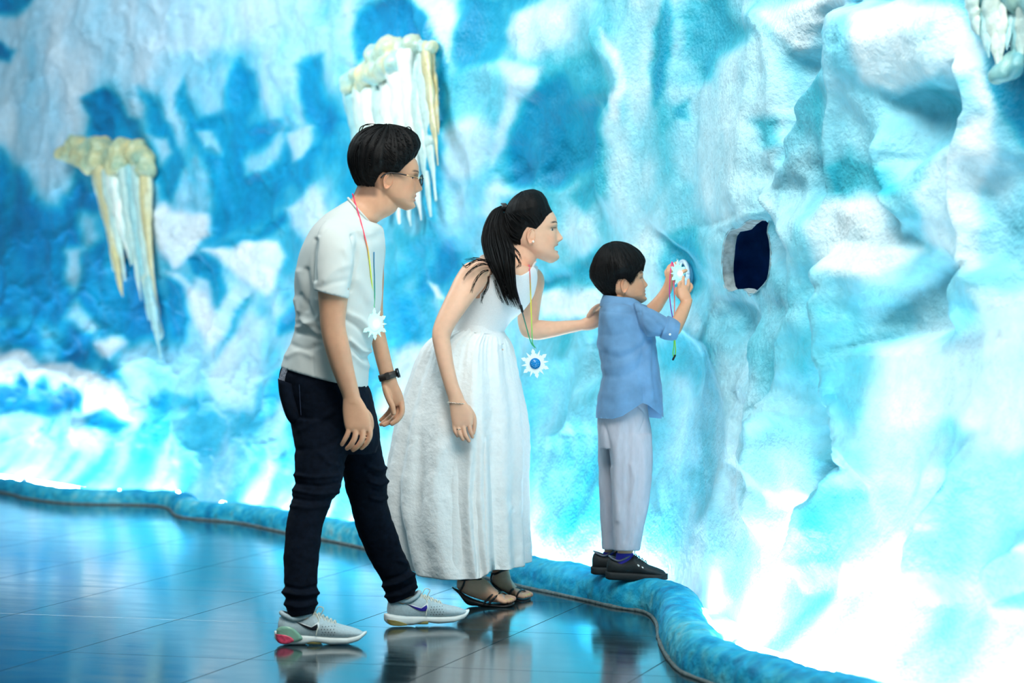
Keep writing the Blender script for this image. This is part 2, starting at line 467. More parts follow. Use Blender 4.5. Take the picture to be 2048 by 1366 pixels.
    ([(1640, 400), (1750, 390), (1800, 480), (1840, 500), (1780, 560), (1730, 560), (1640, 540), (1610, 470)], .93, 12, -.05),
    ([(1565, 385), (1600, 430), (1625, 500), (1622, 620), (1600, 665), (1580, 640), (1570, 540), (1545, 470)], None, 10, .05),
    ([(1565, 382), (1600, 420), (1640, 500), (1625, 440), (1590, 380)], None, 5, -.03),
    ([(1620, 600), (1725, 600), (1735, 700), (1730, 800), (1700, 860), (1640, 780), (1610, 700)], .5, 16, .02),
    ([(1440, 600), (1500, 604), (1528, 670), (1535, 760), (1520, 800), (1480, 710), (1440, 670)], None, 10, .06),
    ([(1300, 690), (1370, 660), (1440, 700), (1400, 790), (1370, 760), (1320, 740)], .45, 14, .03),
    ([(1420, 470), (1455, 450), (1505, 428), (1545, 430), (1500, 440), (1455, 468), (1445, 500), (1440, 570), (1425, 520)], None, 5, -.05),
    ([(1430, 690), (1500, 740), (1540, 840), (1500, 900), (1440, 780)], .72, 14, 0),
    ([(1470, 780), (1540, 820), (1545, 890), (1520, 930), (1490, 860)], None, 10, .03),
    ([(1545, 830), (1620, 790), (1690, 850), (1705, 930), (1670, 1000), (1560, 1010), (1530, 930)], None, 8, -.08),
    ([(1668, 1005), (1700, 960), (1740, 900), (1748, 935), (1715, 960), (1685, 1000)], None, 4, .08),
    ([(1722, 600), (1740, 560), (1760, 640), (1760, 740), (1745, 800), (1732, 720)], None, 5, -.05),
    ([(1760, 700), (1900, 690), (1960, 640), (1940, 580), (2048, 600), (2200, 640), (2200, 900), (1990, 900), (1900, 840), (1780, 860)], .86, 16, -.03),
    ([(1870, 1060), (1905, 980), (1960, 900), (1990, 930), (1960, 1000), (1900, 1090)], None, 14, .05),
    ([(2000, 1200), (2048, 1105), (2200, 1080), (2200, 1220), (2010, 1205)], None, 8, .08),
    ([(1955, -20), (2000, -20), (2200, -20), (2200, 290), (2050, 290), (1985, 190), (1975, 100)], .2, 8, .04),
]
# sharp crests: polyline in the photograph, height, fall-off to the left and to the right in pixels
crests = [
    ([(1198, 40), (1232, 130), (1246, 200), (1222, 235), (1210, 330), (1232, 420)], .07, 10, 60),
    ([(1000, 120), (1018, 190), (988, 262), (980, 330), (962, 420)], .06, 9, 60),
    ([(848, 10), (884, 75), (897, 150), (893, 300), (884, 400), (905, 470)], .08, 8, 50),
    ([(1335, 0), (1348, 100), (1332, 180), (1338, 300), (1328, 420), (1400, 520)], .05, 12, 60),
    ([(1440, 160), (1436, 300), (1440, 440)], .05, 8, 60),
    ([(1517, 30), (1555, 80), (1582, 220), (1568, 330)], .05, 12, 40),
    ([(1565, 380), (1600, 430), (1628, 510), (1618, 640), (1612, 780), (1580, 840)], .09, 8, 70),
    ([(1700, 0), (1702, 100), (1690, 150), (1640, 250), (1620, 330), (1590, 380)], .09, 9, 90),
    ([(1785, 270), (1805, 370), (1840, 440)], .07, 8, 70),
    ([(1962, 110), (1985, 220), (1960, 380), (1962, 520), (1940, 640)], .08, 9, 70),
    ([(1718, 520), (1732, 640), (1744, 780), (1748, 920), (1690, 990), (1640, 1110), (1625, 1160)], .13, 7, 90),
    ([(1528, 650), (1535, 760), (1530, 860), (1515, 950), (1525, 1060)], .07, 8, 60),
    ([(1370, 650), (1430, 700), (1470, 800), (1480, 920)], .05, 10, 50),
    ([(1865, 1180), (1880, 1060), (1940, 960), (1960, 900)], .09, 8, 80),
    ([(2000, 1210), (2030, 1130), (2080, 1080)], .08, 7, 80),
    ([(408, 505), (440, 540), (455, 610), (432, 700), (415, 800)], .06, 6, 40),
    ([(330, 548), (370, 585), (385, 650), (375, 700)], .04, 6, 30),
    ([(295, 250), (330, 330), (350, 400)], .04, 7, 40),
    ([(160, 730), (166, 800), (166, 880)], .06, 5, 50),
    ([(1110, 870), (1145, 850), (1160, 780)], .04, 5, 40),
]
def warp(x, y):
    p0 = np.stack([x / 60, y / 60, 0 * x], 1)
    return 13 * fbm(p0, 2, 0.4), 13 * fbm(p0 + np.array([0, 0, 9.0]), 2, 0.4)
streak = fbm(np.stack([s_ * 2.0, z_ * 1.4, 0 * z_], 1), 3, 0.5)
mott = fbm(np.stack([s_ * 6, z_ * 7, 0 * z_ + 3], 1), 4, 0.6)
# scalloped melt bowls: small and dense on the far wall, long flutes on the near one
leftw = 1 - smooth(560, 950, px)
d1, d2, vy = cells(s_ * 1.55 + 0.25 * streak, z_ * 3.4 + 0.3 * mott, 3)
crest_l = np.exp(-((d2 - d1) / .16) ** 2)
bowl_l = np.clip(1 - d1 / .75, 0, 1)
e1, e2, ey = cells(s_ * 1.15 + 0.3 * streak, z_ * 0.95, 5)
crest_r = np.exp(-((e2 - e1) / .12) ** 2)
bowl_r = np.clip(1 - e1 / .8, 0, 1)
# relief, first the general shape of the wall
nxr = np.repeat(wn[:, 0][:, None], nZ, 1).ravel()
nyr = np.repeat(wn[:, 1][:, None], nZ, 1).ravel()
bx0 = np.repeat(wline[:, 0][:, None], nZ, 1).ravel(); by0 = DD.ravel()
def seen_at(disp):
    x, y = bx0 + disp * nxr, by0 + disp * nyr
    return CX + x * F / y, HOR + (CAMH - z_) * F / y
lowz = smooth(0.0, 0.35, z_) * 0.75 + 0.25
foot = (1 - np.clip(z_ / 0.42, 0, 1)) ** 2.6 * np.repeat(np.clip(curb_gap - 0.28, 0.0, 0.5)[:, None], nZ, 1).ravel()
lean = -0.05 * smooth(0.2, 1.0, z_) - 0.02 * z_
big = 0.06 * fbm(np.stack([s_ * 0.9, z_ * 0.7, 0 * z_ + 5], 1), 3)
scal = fbm(np.stack([s_ * 2.0 + 0.6 * z_, z_ * 1.9, 0 * z_ + 11], 1), 3)
scallop = 0.6 * leftw * (0.020 * crest_l - 0.035 * bowl_l * (0.4 + 0.6 * smooth(250, 560, py))) + (1 - leftw) * (0.022 * crest_r - 0.034 * bowl_r)
general = big + 0.034 * np.sqrt(scal ** 2 + 0.02) + scallop
disp = general * lowz + foot + lean
# then hollows and crests where the photograph shows them
hx, hy = seen_at(disp)
wxa, wya = warp(hx, hy)
detail = np.zeros_like(disp)
for poly, val, soft, deep in patches:
    if not deep: continue
    a = np.array(poly, float)
    idx = np.nonzero((hx > a[:, 0].min() - 80) & (hx < a[:, 0].max() + 80) & (hy > a[:, 1].min() - 80) & (hy < a[:, 1].max() + 80))[0]
    if len(idx):
        d = poly_distance(hx[idx] + wxa[idx], hy[idx] + wya[idx], a)
        detail[idx] -= smooth(-soft * 1.5 - 6, soft * 2.5 + 12, d) * deep * (0.62 if val is not None else 1.0)
for line, amp, wl, wr in crests:
    a = catmull(np.array(line, float), 8)
    a = a[np.argsort(a[:, 1])]
    t = hx + wxa * 0.5 - np.interp(hy, a[:, 1], a[:, 0])
    fade = smooth(a[0, 1] - 40, a[0, 1] + 40, hy) * (1 - smooth(a[-1, 1] - 40, a[-1, 1] + 40, hy))
    detail += fade * amp * 1.15 * np.where(t > 0, np.exp(-np.abs(t) / wr), np.exp(-(np.abs(t) / (wl * 1.7 + 4)) ** 1.6))
fine = 0.0045 * fbm(np.stack([s_ * 9, z_ * 9, 0 * z_ + 2], 1), 3) + 0.0012 * fbm(np.stack([s_ * 34, z_ * 34, 0 * z_ + 2], 1), 2)
relief = general + detail + fine
near_boy = np.exp(-((px - 1300) / 130.0) ** 2) * (1 - smooth(1000, 1150, py))   # calm where the child leans in
relief = relief - near_boy * np.maximum(relief - 0.02, 0) * 0.8
disp = relief * lowz + foot + lean
# paint, laid on the finished relief
fx_, fy_ = seen_at(disp)
wxb, wyb = warp(fx_, fy_)
qx, qy = fx_ + wxb, fy_ + wyb
right = smooth(850, 1500, fx_)
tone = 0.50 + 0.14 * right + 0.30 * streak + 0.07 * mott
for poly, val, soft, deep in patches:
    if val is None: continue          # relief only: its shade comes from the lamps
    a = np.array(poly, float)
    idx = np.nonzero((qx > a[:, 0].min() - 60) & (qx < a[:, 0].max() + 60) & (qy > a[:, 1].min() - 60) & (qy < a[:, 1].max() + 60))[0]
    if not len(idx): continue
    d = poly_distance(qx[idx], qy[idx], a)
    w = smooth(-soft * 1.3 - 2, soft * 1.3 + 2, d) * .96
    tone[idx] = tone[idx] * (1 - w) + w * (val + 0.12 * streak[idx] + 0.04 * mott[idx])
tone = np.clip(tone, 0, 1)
X = np.repeat(wline[:, 0][:, None], nZ, 1).ravel() + disp * np.repeat(wn[:, 0][:, None], nZ, 1).ravel()
Y = np.repeat(wline[:, 1][:, None], nZ, 1).ravel() + disp * np.repeat(wn[:, 1][:, None], nZ, 1).ravel()
wall_co = np.stack([X, Y, z_], 1)
wall_grid = wall_co.reshape(nS, nZ, 3)

def wall_point(x, y):
    """where the sight line through a photograph pixel meets the ice wall"""
    apx, apy = pixel_of(wall_co)
    k = np.argsort((apx - x) ** 2 + (apy - y) ** 2)[:4]
    return wall_co[k].mean(0)
def wall_normal_at(x):
    k = int(np.argmin(np.abs(wu - x)))
    return np.array([wn[k, 0], wn[k, 1], 0.0])

# paint colours
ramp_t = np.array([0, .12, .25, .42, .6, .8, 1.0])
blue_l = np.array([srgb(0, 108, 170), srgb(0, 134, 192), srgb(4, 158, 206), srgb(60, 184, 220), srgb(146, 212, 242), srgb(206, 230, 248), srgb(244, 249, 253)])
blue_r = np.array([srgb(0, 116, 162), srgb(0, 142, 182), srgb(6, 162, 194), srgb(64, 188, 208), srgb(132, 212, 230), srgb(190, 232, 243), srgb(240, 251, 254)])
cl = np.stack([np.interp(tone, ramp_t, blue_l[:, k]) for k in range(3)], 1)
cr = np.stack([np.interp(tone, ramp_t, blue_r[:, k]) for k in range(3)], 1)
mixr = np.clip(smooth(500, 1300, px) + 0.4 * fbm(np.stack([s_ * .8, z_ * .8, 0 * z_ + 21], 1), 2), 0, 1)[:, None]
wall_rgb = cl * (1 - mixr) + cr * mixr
# dark grit stuck in the plaster of the near wall
grit = smooth(0.62, 0.8, fbm(np.stack([s_ * 16, z_ * 16, 0 * z_ + 31], 1), 2)) * smooth(1000, 1300, px) * (1 - smooth(1600, 1800, px)) * 0.35
wall_rgb *= (1 - grit[:, None] * np.array([0.6, 0.35, 0.25]))

# the viewing hole: outline in the photograph
hole_px = np.array([(1459, 462), (1470, 459), (1481, 455), (1492, 446), (1503, 440), (1520, 440), (1540, 440), (1536, 455), (1535, 466), (1539, 482), (1541, 500), (1541, 515), (1540, 530), (1538, 545), (1535, 558), (1527, 569),
                    (1519, 577), (1510, 585), (1501, 592), (1495, 584), (1488, 578), (1476, 578), (1468, 581), (1461, 583), (1454, 579), (1450, 573), (1447, 560), (1445, 545), (1445, 527), (1446, 510), (1448, 490), (1453, 472)], float)
apx, apy = pixel_of(wall_co)
hd = poly_distance(apx, apy, hole_px)
inside = (hd > 0)
# vertices just inside slide onto the outline so that the rim is clean
close = inside & (hd < 6.0)
def nearest_on(poly, x, y):
    best = None; bd = 1e9
    for a, b in zip(poly, np.roll(poly, -1, 0)):
        e = b - a; t = min(1, max(0, ((x - a[0]) * e[0] + (y - a[1]) * e[1]) / (e @ e)))
        q = a + t * e; d = (q[0] - x) ** 2 + (q[1] - y) ** 2
        if d < bd: bd, best = d, q
    return best
near_hole = (np.abs(hd) < 40) & (~inside)
hole_D = 8.98
faces = []
keep = np.zeros(len(wall_co), bool)
I, J = np.meshgrid(np.arange(nS - 1), np.arange(nZ - 1), indexing='ij')
quads = np.stack([I * nZ + J, I * nZ + J + 1, (I + 1) * nZ + J + 1, (I + 1) * nZ + J], -1).reshape(-1, 4)
qin = inside[quads]
full = qin.all(1)
border = qin.any(1) & ~full
for vi in np.unique(quads[border][qin[border]]):
    q = nearest_on(hole_px, apx[vi], apy[vi])
    wall_co[vi] = P(q[0], q[1], wall_co[vi, 1])
quads = quads[~full]
wall_me = bpy.data.meshes.new('wall_back')
wall_me.from_pydata(wall_co.tolist(), [], quads.tolist())
wall_me.polygons.foreach_set('use_smooth', [True] * len(wall_me.polygons))
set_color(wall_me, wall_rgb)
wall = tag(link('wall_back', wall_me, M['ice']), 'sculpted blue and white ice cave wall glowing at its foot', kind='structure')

# hole interior: shell thickness, then a dark cavity (children of the wall)
hc = hole_px.mean(0)
hn = -wall_normal_at(1492)                        # into the wall
rim0 = []
for q in hole_px:
    k = np.argmin((apx - q[0]) ** 2 + (apy - q[1]) ** 2)
    rim0.append(P(q[0], q[1], wall_co[k, 1]))
rim0 = np.array(rim0); rc = rim0.mean(0)
wig = 0.022 * fbm(np.stack([np.arange(len(rim0)) * .35, np.zeros(len(rim0)), np.zeros(len(rim0))], 1), 2)[:, None]
mb = MB()
def hring(scale, depth, w=0.0):
    return rc + (rim0 - rc) * (scale + w) + hn * depth
mb.grid([hring(1.015, -0.004), hring(1.0, 0.02), hring(0.99, 0.025, wig * 1.5), hring(0.97, 0.040, wig * 3)])
hole_rim = mb.build('hole_rim', M['shell'], None); hole_rim.parent = wall
mb = MB()
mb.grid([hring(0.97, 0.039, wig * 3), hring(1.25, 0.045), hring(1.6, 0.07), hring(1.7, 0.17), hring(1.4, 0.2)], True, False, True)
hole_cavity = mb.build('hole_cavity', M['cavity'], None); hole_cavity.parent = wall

# ---- floor: slate slabs with open joints on a grout bed
fl = MB()
fl.box((-1.2, 10.5, -0.048), (11.0, 18.0, 0.09))
floor = tag(fl.build('floor', M['grout'], None, False), kind='structure')
ang = math.radians(-16.0)
d1 = np.array([math.cos(ang), math.sin(ang)]); d2 = np.array([-math.sin(ang), math.cos(ang)])
TW, TH, JO = 0.632, 0.895, 0.0035
o2 = G(1040, 1264)[:2]                              # a joint crossing seen in the photograph
tb = MB()
bev = 0.0003
def slab(w, h):
    m = MB(); rings = []
    for ins, z in ((0, -0.03), (0, -bev * 0.7), (bev, 0.0)):
        rings.append([(-w / 2 + ins, -h / 2 + ins, z), (w / 2 - ins, -h / 2 + ins, z), (w / 2 - ins, h / 2 - ins, z), (-w / 2 + ins, h / 2 - ins, z)])
    m.grid(rings, True, False, True)
    return m.mesh('tile', False)
slab_me = slab(TW - JO, TH - JO)
slab_me.materials.append(M['slate'])
cg = curb_line
rr = random.Random(4)
for i in range(-14, 12):
    for j in range(-8, 14):
        c = o2 + d1 * (i + 0.5) * TW + d2 * (j + 0.5) * TH
        if c[1] < 4.6 or c[1] > 18.5: continue
        if abs(c[0]) > 0.2 * c[1] + 1.2: continue
        k = np.argmin(np.hypot(cg[:, 0] - c[0], cg[:, 1] - c[1]))
        t = cg[min(k + 1, len(cg) - 1)] - cg[max(k - 1, 0)]
        side = t[0] * (c[1] - cg[k][1]) - t[1] * (c[0] - cg[k][0])
        if side > 0 and np.hypot(*(cg[k] - c)) > 0.75: continue      # under the ice
        o = bpy.data.objects.new('tile', slab_me)
        COL.objects.link(o); o.parent = floor
        o.location = (c[0], c[1], 0.0)
        o.rotation_euler = (0, 0, ang)

# ---- curb: rounded plaster kerb, painted turquoise
ct = np.gradient(curb_line, axis=0); ct /= np.linalg.norm(ct, axis=1)[:, None]
cn = np.stack([-ct[:, 1], ct[:, 0]], 1)
mid = len(cn) // 2
if cn[mid][0] < 0: cn = -cn
cs = np.concatenate([[0], np.cumsum(np.linalg.norm(np.diff(curb_line, axis=0), axis=1))])
cd = np.arange(0, cs[-1], 0.018)
cl2 = np.stack([np.interp(cd, cs, curb_line[:, k]) for k in (0, 1)], 1)
cn2 = np.stack([np.interp(cd, cs, cn[:, k]) for k in (0, 1)], 1); cn2 /= np.linalg.norm(cn2, axis=1)[:, None]
kk = np.ones(15) / 15
for c in (0, 1): cn2[:, c] = np.convolve(np.pad(cn2[:, c], 7, mode='edge'), kk, 'valid')
far = np.clip((cl2[:, 1] - 10) / 5, 0, 1)
chh = 0.112 - 0.03 * far + 0.008 * perlin(np.stack([cd * 1.3, 0 * cd, 0 * cd], 1))
cww = 0.17 - 0.02 * far
prof = [(0.0, -0.02), (0.0, 0.25), (0.03, 0.55), (0.12, 0.82), (0.28, 0.97), (0.45, 1.0), (0.62, 0.97), (0.78, 0.85), (0.9, 0.6), (0.97, 0.25), (1.0, -0.02)]
prof = catmull(np.array(prof), 3)
rings = np.zeros((len(cd), len(prof), 3))
for j, (a, b) in enumerate(prof):
    q = cl2 + cn2 * (a * cww)[:, None]
    rings[:, j, 0] = q[:, 0]; rings[:, j, 1] = q[:, 1]; rings[:, j, 2] = b * chh
co = rings.reshape(-1, 3)
nz = 0.010 * fbm(co * 7, 4) + 0.004 * fbm(co * 26, 3)
cen = np.repeat(np.stack([cl2[:, 0] + cn2[:, 0] * cww * .5, cl2[:, 1] + cn2[:, 1] * cww * .5, 0 * cd], 1), len(prof), 0)
out = co - cen; out /= np.linalg.norm(out, axis=1)[:, None]
co = co + out * (nz * smooth(0.0, 0.03, co[:, 2]))[:, None]
mb = MB(); mb.grid(co.reshape(len(cd), len(prof), 3), False)
me = mb.mesh('trim_1')
f1 = fbm(co * np.array([3, 3, 6]), 4); f2 = fbm(co * 22 + 5, 3)
tt = np.clip(0.40 + 0.32 * f1 + 0.32 * f2, 0, 1)
cc = np.stack([np.interp(tt, [0, .3, .6, 1], [srgb(*c)[k] for c in ((0, 112, 160), (6, 152, 194), (64, 178, 202), (160, 206, 210))]) for k in range(3)], 1)
dirt = smooth(0.6, 0.9, f2) * .5
cc *= (1 - dirt[:, None])
set_color(me, cc)
curb = tag(link('trim_1', me, M['curb']), 'turquoise plaster curb running along the foot of the ice wall', kind='structure')
# grey mortar bead where the curb meets the slabs
mb = MB()
sel = cl2[::3]; nsel = cn2[::3]
pts = np.stack([sel[:, 0] - nsel[:, 0] * .004, sel[:, 1] - nsel[:, 1] * .004, np.full(len(sel), 0.004)], 1)
rad = 0.007 + 0.004 * perlin(np.stack([np.arange(len(sel)) * .6, 0 * sel[:, 0], 0 * sel[:, 0]], 1))
mb.tube(pts, np.clip(rad, .004, .012), 8)
ob = mb.build('mortar_bead', M['snow_grit']); ob.parent = curb

# ---- plastered bed between curb and wall
rings = []
for o, zz in ((0.10, 0.02), (0.2, 0.012), (0.32, 0.012), (0.45, 0.015), (0.6, 0.02)):
    q = cl2[::2] + cn2[::2] * o
    rings.append(np.stack([q[:, 0], q[:, 1], np.full(len(q), zz) + .006 * fbm(np.stack([q[:, 0] * 9, q[:, 1] * 9, 0 * q[:, 0]], 1), 3)], 1))
mb = MB(); mb.grid(np.array(rings), False); me = mb.mesh('plaster_bed')
set_color(me, np.tile(np.array(srgb(222, 240, 244)), (len(me.vertices), 1)))
ob = link('plaster_bed', me, M['ice']); ob.parent = wall

# ---- fluorescent tubes lying behind the curb
def tube_light(a, b, label):
    a = np.array(a); b = np.array(b)
    seen = any(0 <= CX + q[0] * F / q[1] <= 2048 and 0 <= HOR + (CAMH - q[2]) * F / q[1] <= 1366 for q in (a, (a + b) / 2, b))
    r = empty('tube_light' if seen else 'tube_light_offscreen', (a + b) / 2)
    d = (b - a) / np.linalg.norm(b - a)
    MB().tube([a, b], 0.014, 12, ends=False).build('glass_tube' if seen else 'glass_tube_offscreen', M['lamp_tube'], r)
    for q, s in ((a, -1), (b, 1)):
        MB().tube([q - d * s * 0.01, q + d * s * 0.018], 0.0165, 12, ends=False).build('end_cap', M['lamp_cap'], r)
    n = np.cross(d, (0, 0, 1)); n /= np.linalg.norm(n)
    m = MB(); R = np.stack([d, n, (0, 0, 1)], 1)
    m.box((a + b) / 2 - np.array([0, 0, 0.028]), (np.linalg.norm(b - a), 0.03, 0.02), R)
    m.build('batten', M['lamp_cap'], r, False)
    tag(r, label, 'lamp', 'uplight tubes behind the curb')
    return r
tube_light((0.655, 8.12, 0.062), (0.645, 9.30, 0.062), 'glowing fluorescent tube lying in the bend of the turquoise curb')
pos = np.interp([0], cs, cs)
def along(d, off, z):
    q = np.array([np.interp(d, cd, cl2[:, 0]), np.interp(d, cd, cl2[:, 1])])
    n = np.array([np.interp(d, cd, cn2[:, 0]), np.interp(d, cd, cn2[:, 1])]); n /= np.linalg.norm(n)
    return np.array([*(q + n * off), z])
k0 = cd[np.argmin(np.abs(cl2[:, 1] - 9.62) + 5 * (cl2[:, 0] > .48))]
d = k0 - 1.1 - 1.18 * 9
while d < k0 - 1.0:
    # keep clear of the winding curb: shorter tubes in the bends
    done = False
    for L_ in (1.1, .8, .5):
        for off in np.arange(.205, .262, .008):
            if d < .1 or done: break
            qa, qb = along(d, off, .055), along(d + L_, off, .055)
            if min(np.min(np.linalg.norm(cl2 - (qa + (qb - qa) * f)[:2], axis=1)) for f in np.linspace(0, 1, 12)) > .19:
                tube_light(qa, qb, 'fluorescent tube hidden behind the far stretch of curb'); done = True
    d += 1.18
k1 = cd[np.argmin(np.abs(cl2[:, 1] - 7.95))]
d = k1
while d < cd[-1] - 1.2:
    tube_light(along(d, 0.205, 0.06), along(d + 1.1, 0.205, 0.06), 'fluorescent tube behind the near stretch of curb')
    d += 1.18
# ------------------------------------------------------------------ tools for figures
def sil_loft(mb, rows, D0, seg=48, sub=6, exp=2.3, cap=True, inset=0.0):
    """skin stretched over an outline: rows of (back x, back y, front x, front y, half depth, depth offset)"""
    rows = catmull(np.array(rows, float), sub)
    ang = np.arange(seg) * 2 * math.pi / seg
    ca, sa = np.cos(ang), np.sin(ang)
    ce = np.sign(ca) * np.abs(ca) ** (2 / exp); se = np.sign(sa) * np.abs(sa) ** (2 / exp)
    rings = []
    for bx, by, fx, fy, w, off in rows:
        B, Fp = P(bx, by, D0 + off), P(fx, fy, D0 + off)
        c = (B + Fp) / 2; a = (Fp - B) / 2
        la = np.linalg.norm(a)
        a = a * max(0.05, (la - inset) / (la + 1e-9)); w2 = max(0.004, w - inset)
        rings.append(c + ce[:, None] * a + se[:, None] * np.array([0, w2, 0]))
    mb.grid(rings, True, cap, cap)
    return np.array(rings)

def px_tube(mb, pts, D0, radii, seg=12, sub=4):
    """pts: (x, y, depth offset)"""
    mb.tube([P(x, y, D0 + o) for x, y, o in pts], radii, seg, sub)

def polyline_distance(x, y, line):
    line = np.asarray(line, float); d = np.full(len(x), 1e9)
    for a, b in zip(line[:-1], line[1:]):
        e = b - a; t = np.clip(((x - a[0]) * e[0] + (y - a[1]) * e[1]) / (e @ e + 1e-9), 0, 1)
        d = np.minimum(d, np.hypot(x - a[0] - t * e[0], y - a[1] - t * e[1]))
    return d

def folds(me, strokes, noise=(), near_only=True):
    """push cloth folds into a garment: strokes (outline points, width px, height m); noise (scale xyz, amplitude)"""
    co = coords(me); nr = normals(me)
    x, y = pixel_of(co)
    d = np.zeros(len(co))
    face = smooth(0.35, -0.1, nr[:, 1]) if near_only else 1.0
    for line, w, amp in strokes:
        a = np.array(line, float)
        sel = np.nonzero((x > a[:, 0].min() - 4 * w) & (x < a[:, 0].max() + 4 * w) & (y > a[:, 1].min() - 4 * w) & (y < a[:, 1].max() + 4 * w))[0]
        if len(sel):
            q = polyline_distance(x[sel], y[sel], catmull(a, 5))
            d[sel] += amp * np.exp(-(q / w) ** 2) * (face[sel] if near_only else 1)
    for sc, amp in noise:
        d += amp * fbm(co * np.array(sc), 3)
    set_coords(me, co + nr * d[:, None])

# head outline in units of head height: z up from the chin, x forward from the ear axis
_z = np.array([-.02, .0, .02, .05, .09, .14, .18, .22, .26, .30, .36, .44, .50, .56, .60, .68, .76, .84, .90, .95, .98, 1.0])
_xf = np.array([.28, .325, .362, .385, .388, .368, .372, .375, .384, .386, .386, .385, .392, .412, .418, .410, .378, .315, .24, .15, .06, -.05])
_zb = np.array([-.02, 0, .05, .1, .15, .2, .26, .32, .4, .5, .6, .7, .8, .88, .94, .98, 1.0])
_xb = np.array([.24, .20, .11, .02, -.05, -.10, -.19, -.29, -.38, -.43, -.445, -.43, -.38, -.30, -.21, -.12, -.06])
_zw = np.array([-.02, 0, .03, .06, .1, .15, .2, .3, .4, .5, .6, .7, .8, .88, .94, .98, 1.0])
_w = np.array([.05, .08, .125, .155, .188, .222, .247, .272, .292, .303, .313, .322, .306, .252, .178, .09, .015])

def head_surface(th, z, opt):
    xf = np.interp(z, _z, _xf); xb = np.interp(z, _zb, _xb); w = np.interp(z, _zw, _w) * opt.get('wide', 1.0)
    xc = xb + 0.48 * (xf - xb)
    c, s = np.cos(th), np.sin(th)
    e = np.where(c > 0, 2.25, 2.05)
    ce = np.sign(c) * np.abs(c) ** (2 / e); se = np.sign(s) * np.abs(s) ** (2 / e)
    x = xc + np.where(c > 0, xf - xc, xc - xb) * ce
    y = w * se
    g = lambda y0, z0, sy, sz: np.exp(-((np.abs(y) - y0) / sy) ** 2 - ((z - z0) / sz) ** 2)
    fr = smooth(0.15, 0.6, c)
    n = np.interp(z, [.28, .30, .315, .335, .355, .375, .40, .45, .50, .54, .57], [0, .02, .062, .095, .106, .102, .086, .056, .026, .008, 0]) * opt.get('nose', 1.0)
    sg = np.interp(z, [.30, .36, .45, .56], [.070, .056, .042, .05])
    dx = n * np.exp(-(np.abs(y) / sg) ** 2.4)
    dx += .024 * g(.062, .332, .026, .024) * opt.get('nose', 1.0)
    dx += -.032 * g(.145, .50, .075, .045) + .010 * g(.13, .575, .11, .025) + .014 * g(.19, .37, .08, .09) * opt.get('cheek', 1.0)
    mo = opt.get('mouth', 0.0)
    dx += .022 * g(0, .252 + .004 * mo, .08, .020) + .024 * g(0, .185 - .012 * mo, .072, .022)
    dx += -(.016 + .05 * mo) * g(0, .217 - .004 * mo, .085 + .008 * mo, .009 + .012 * mo)
    dx += -.008 * g(.11, .217, .03, .03) + .010 * g(0, .06, .08, .04)
    dx += -.006 * g(0, .285, .02, .02) - .030 * g(.034, .315, .016, .009)      # philtrum, nostrils
    ch = opt.get('chin', 1.0)
    z = np.where(z < .2, .2 - (.2 - z) * ch, z)
    return np.stack([x + dx * fr, y, z], -1)

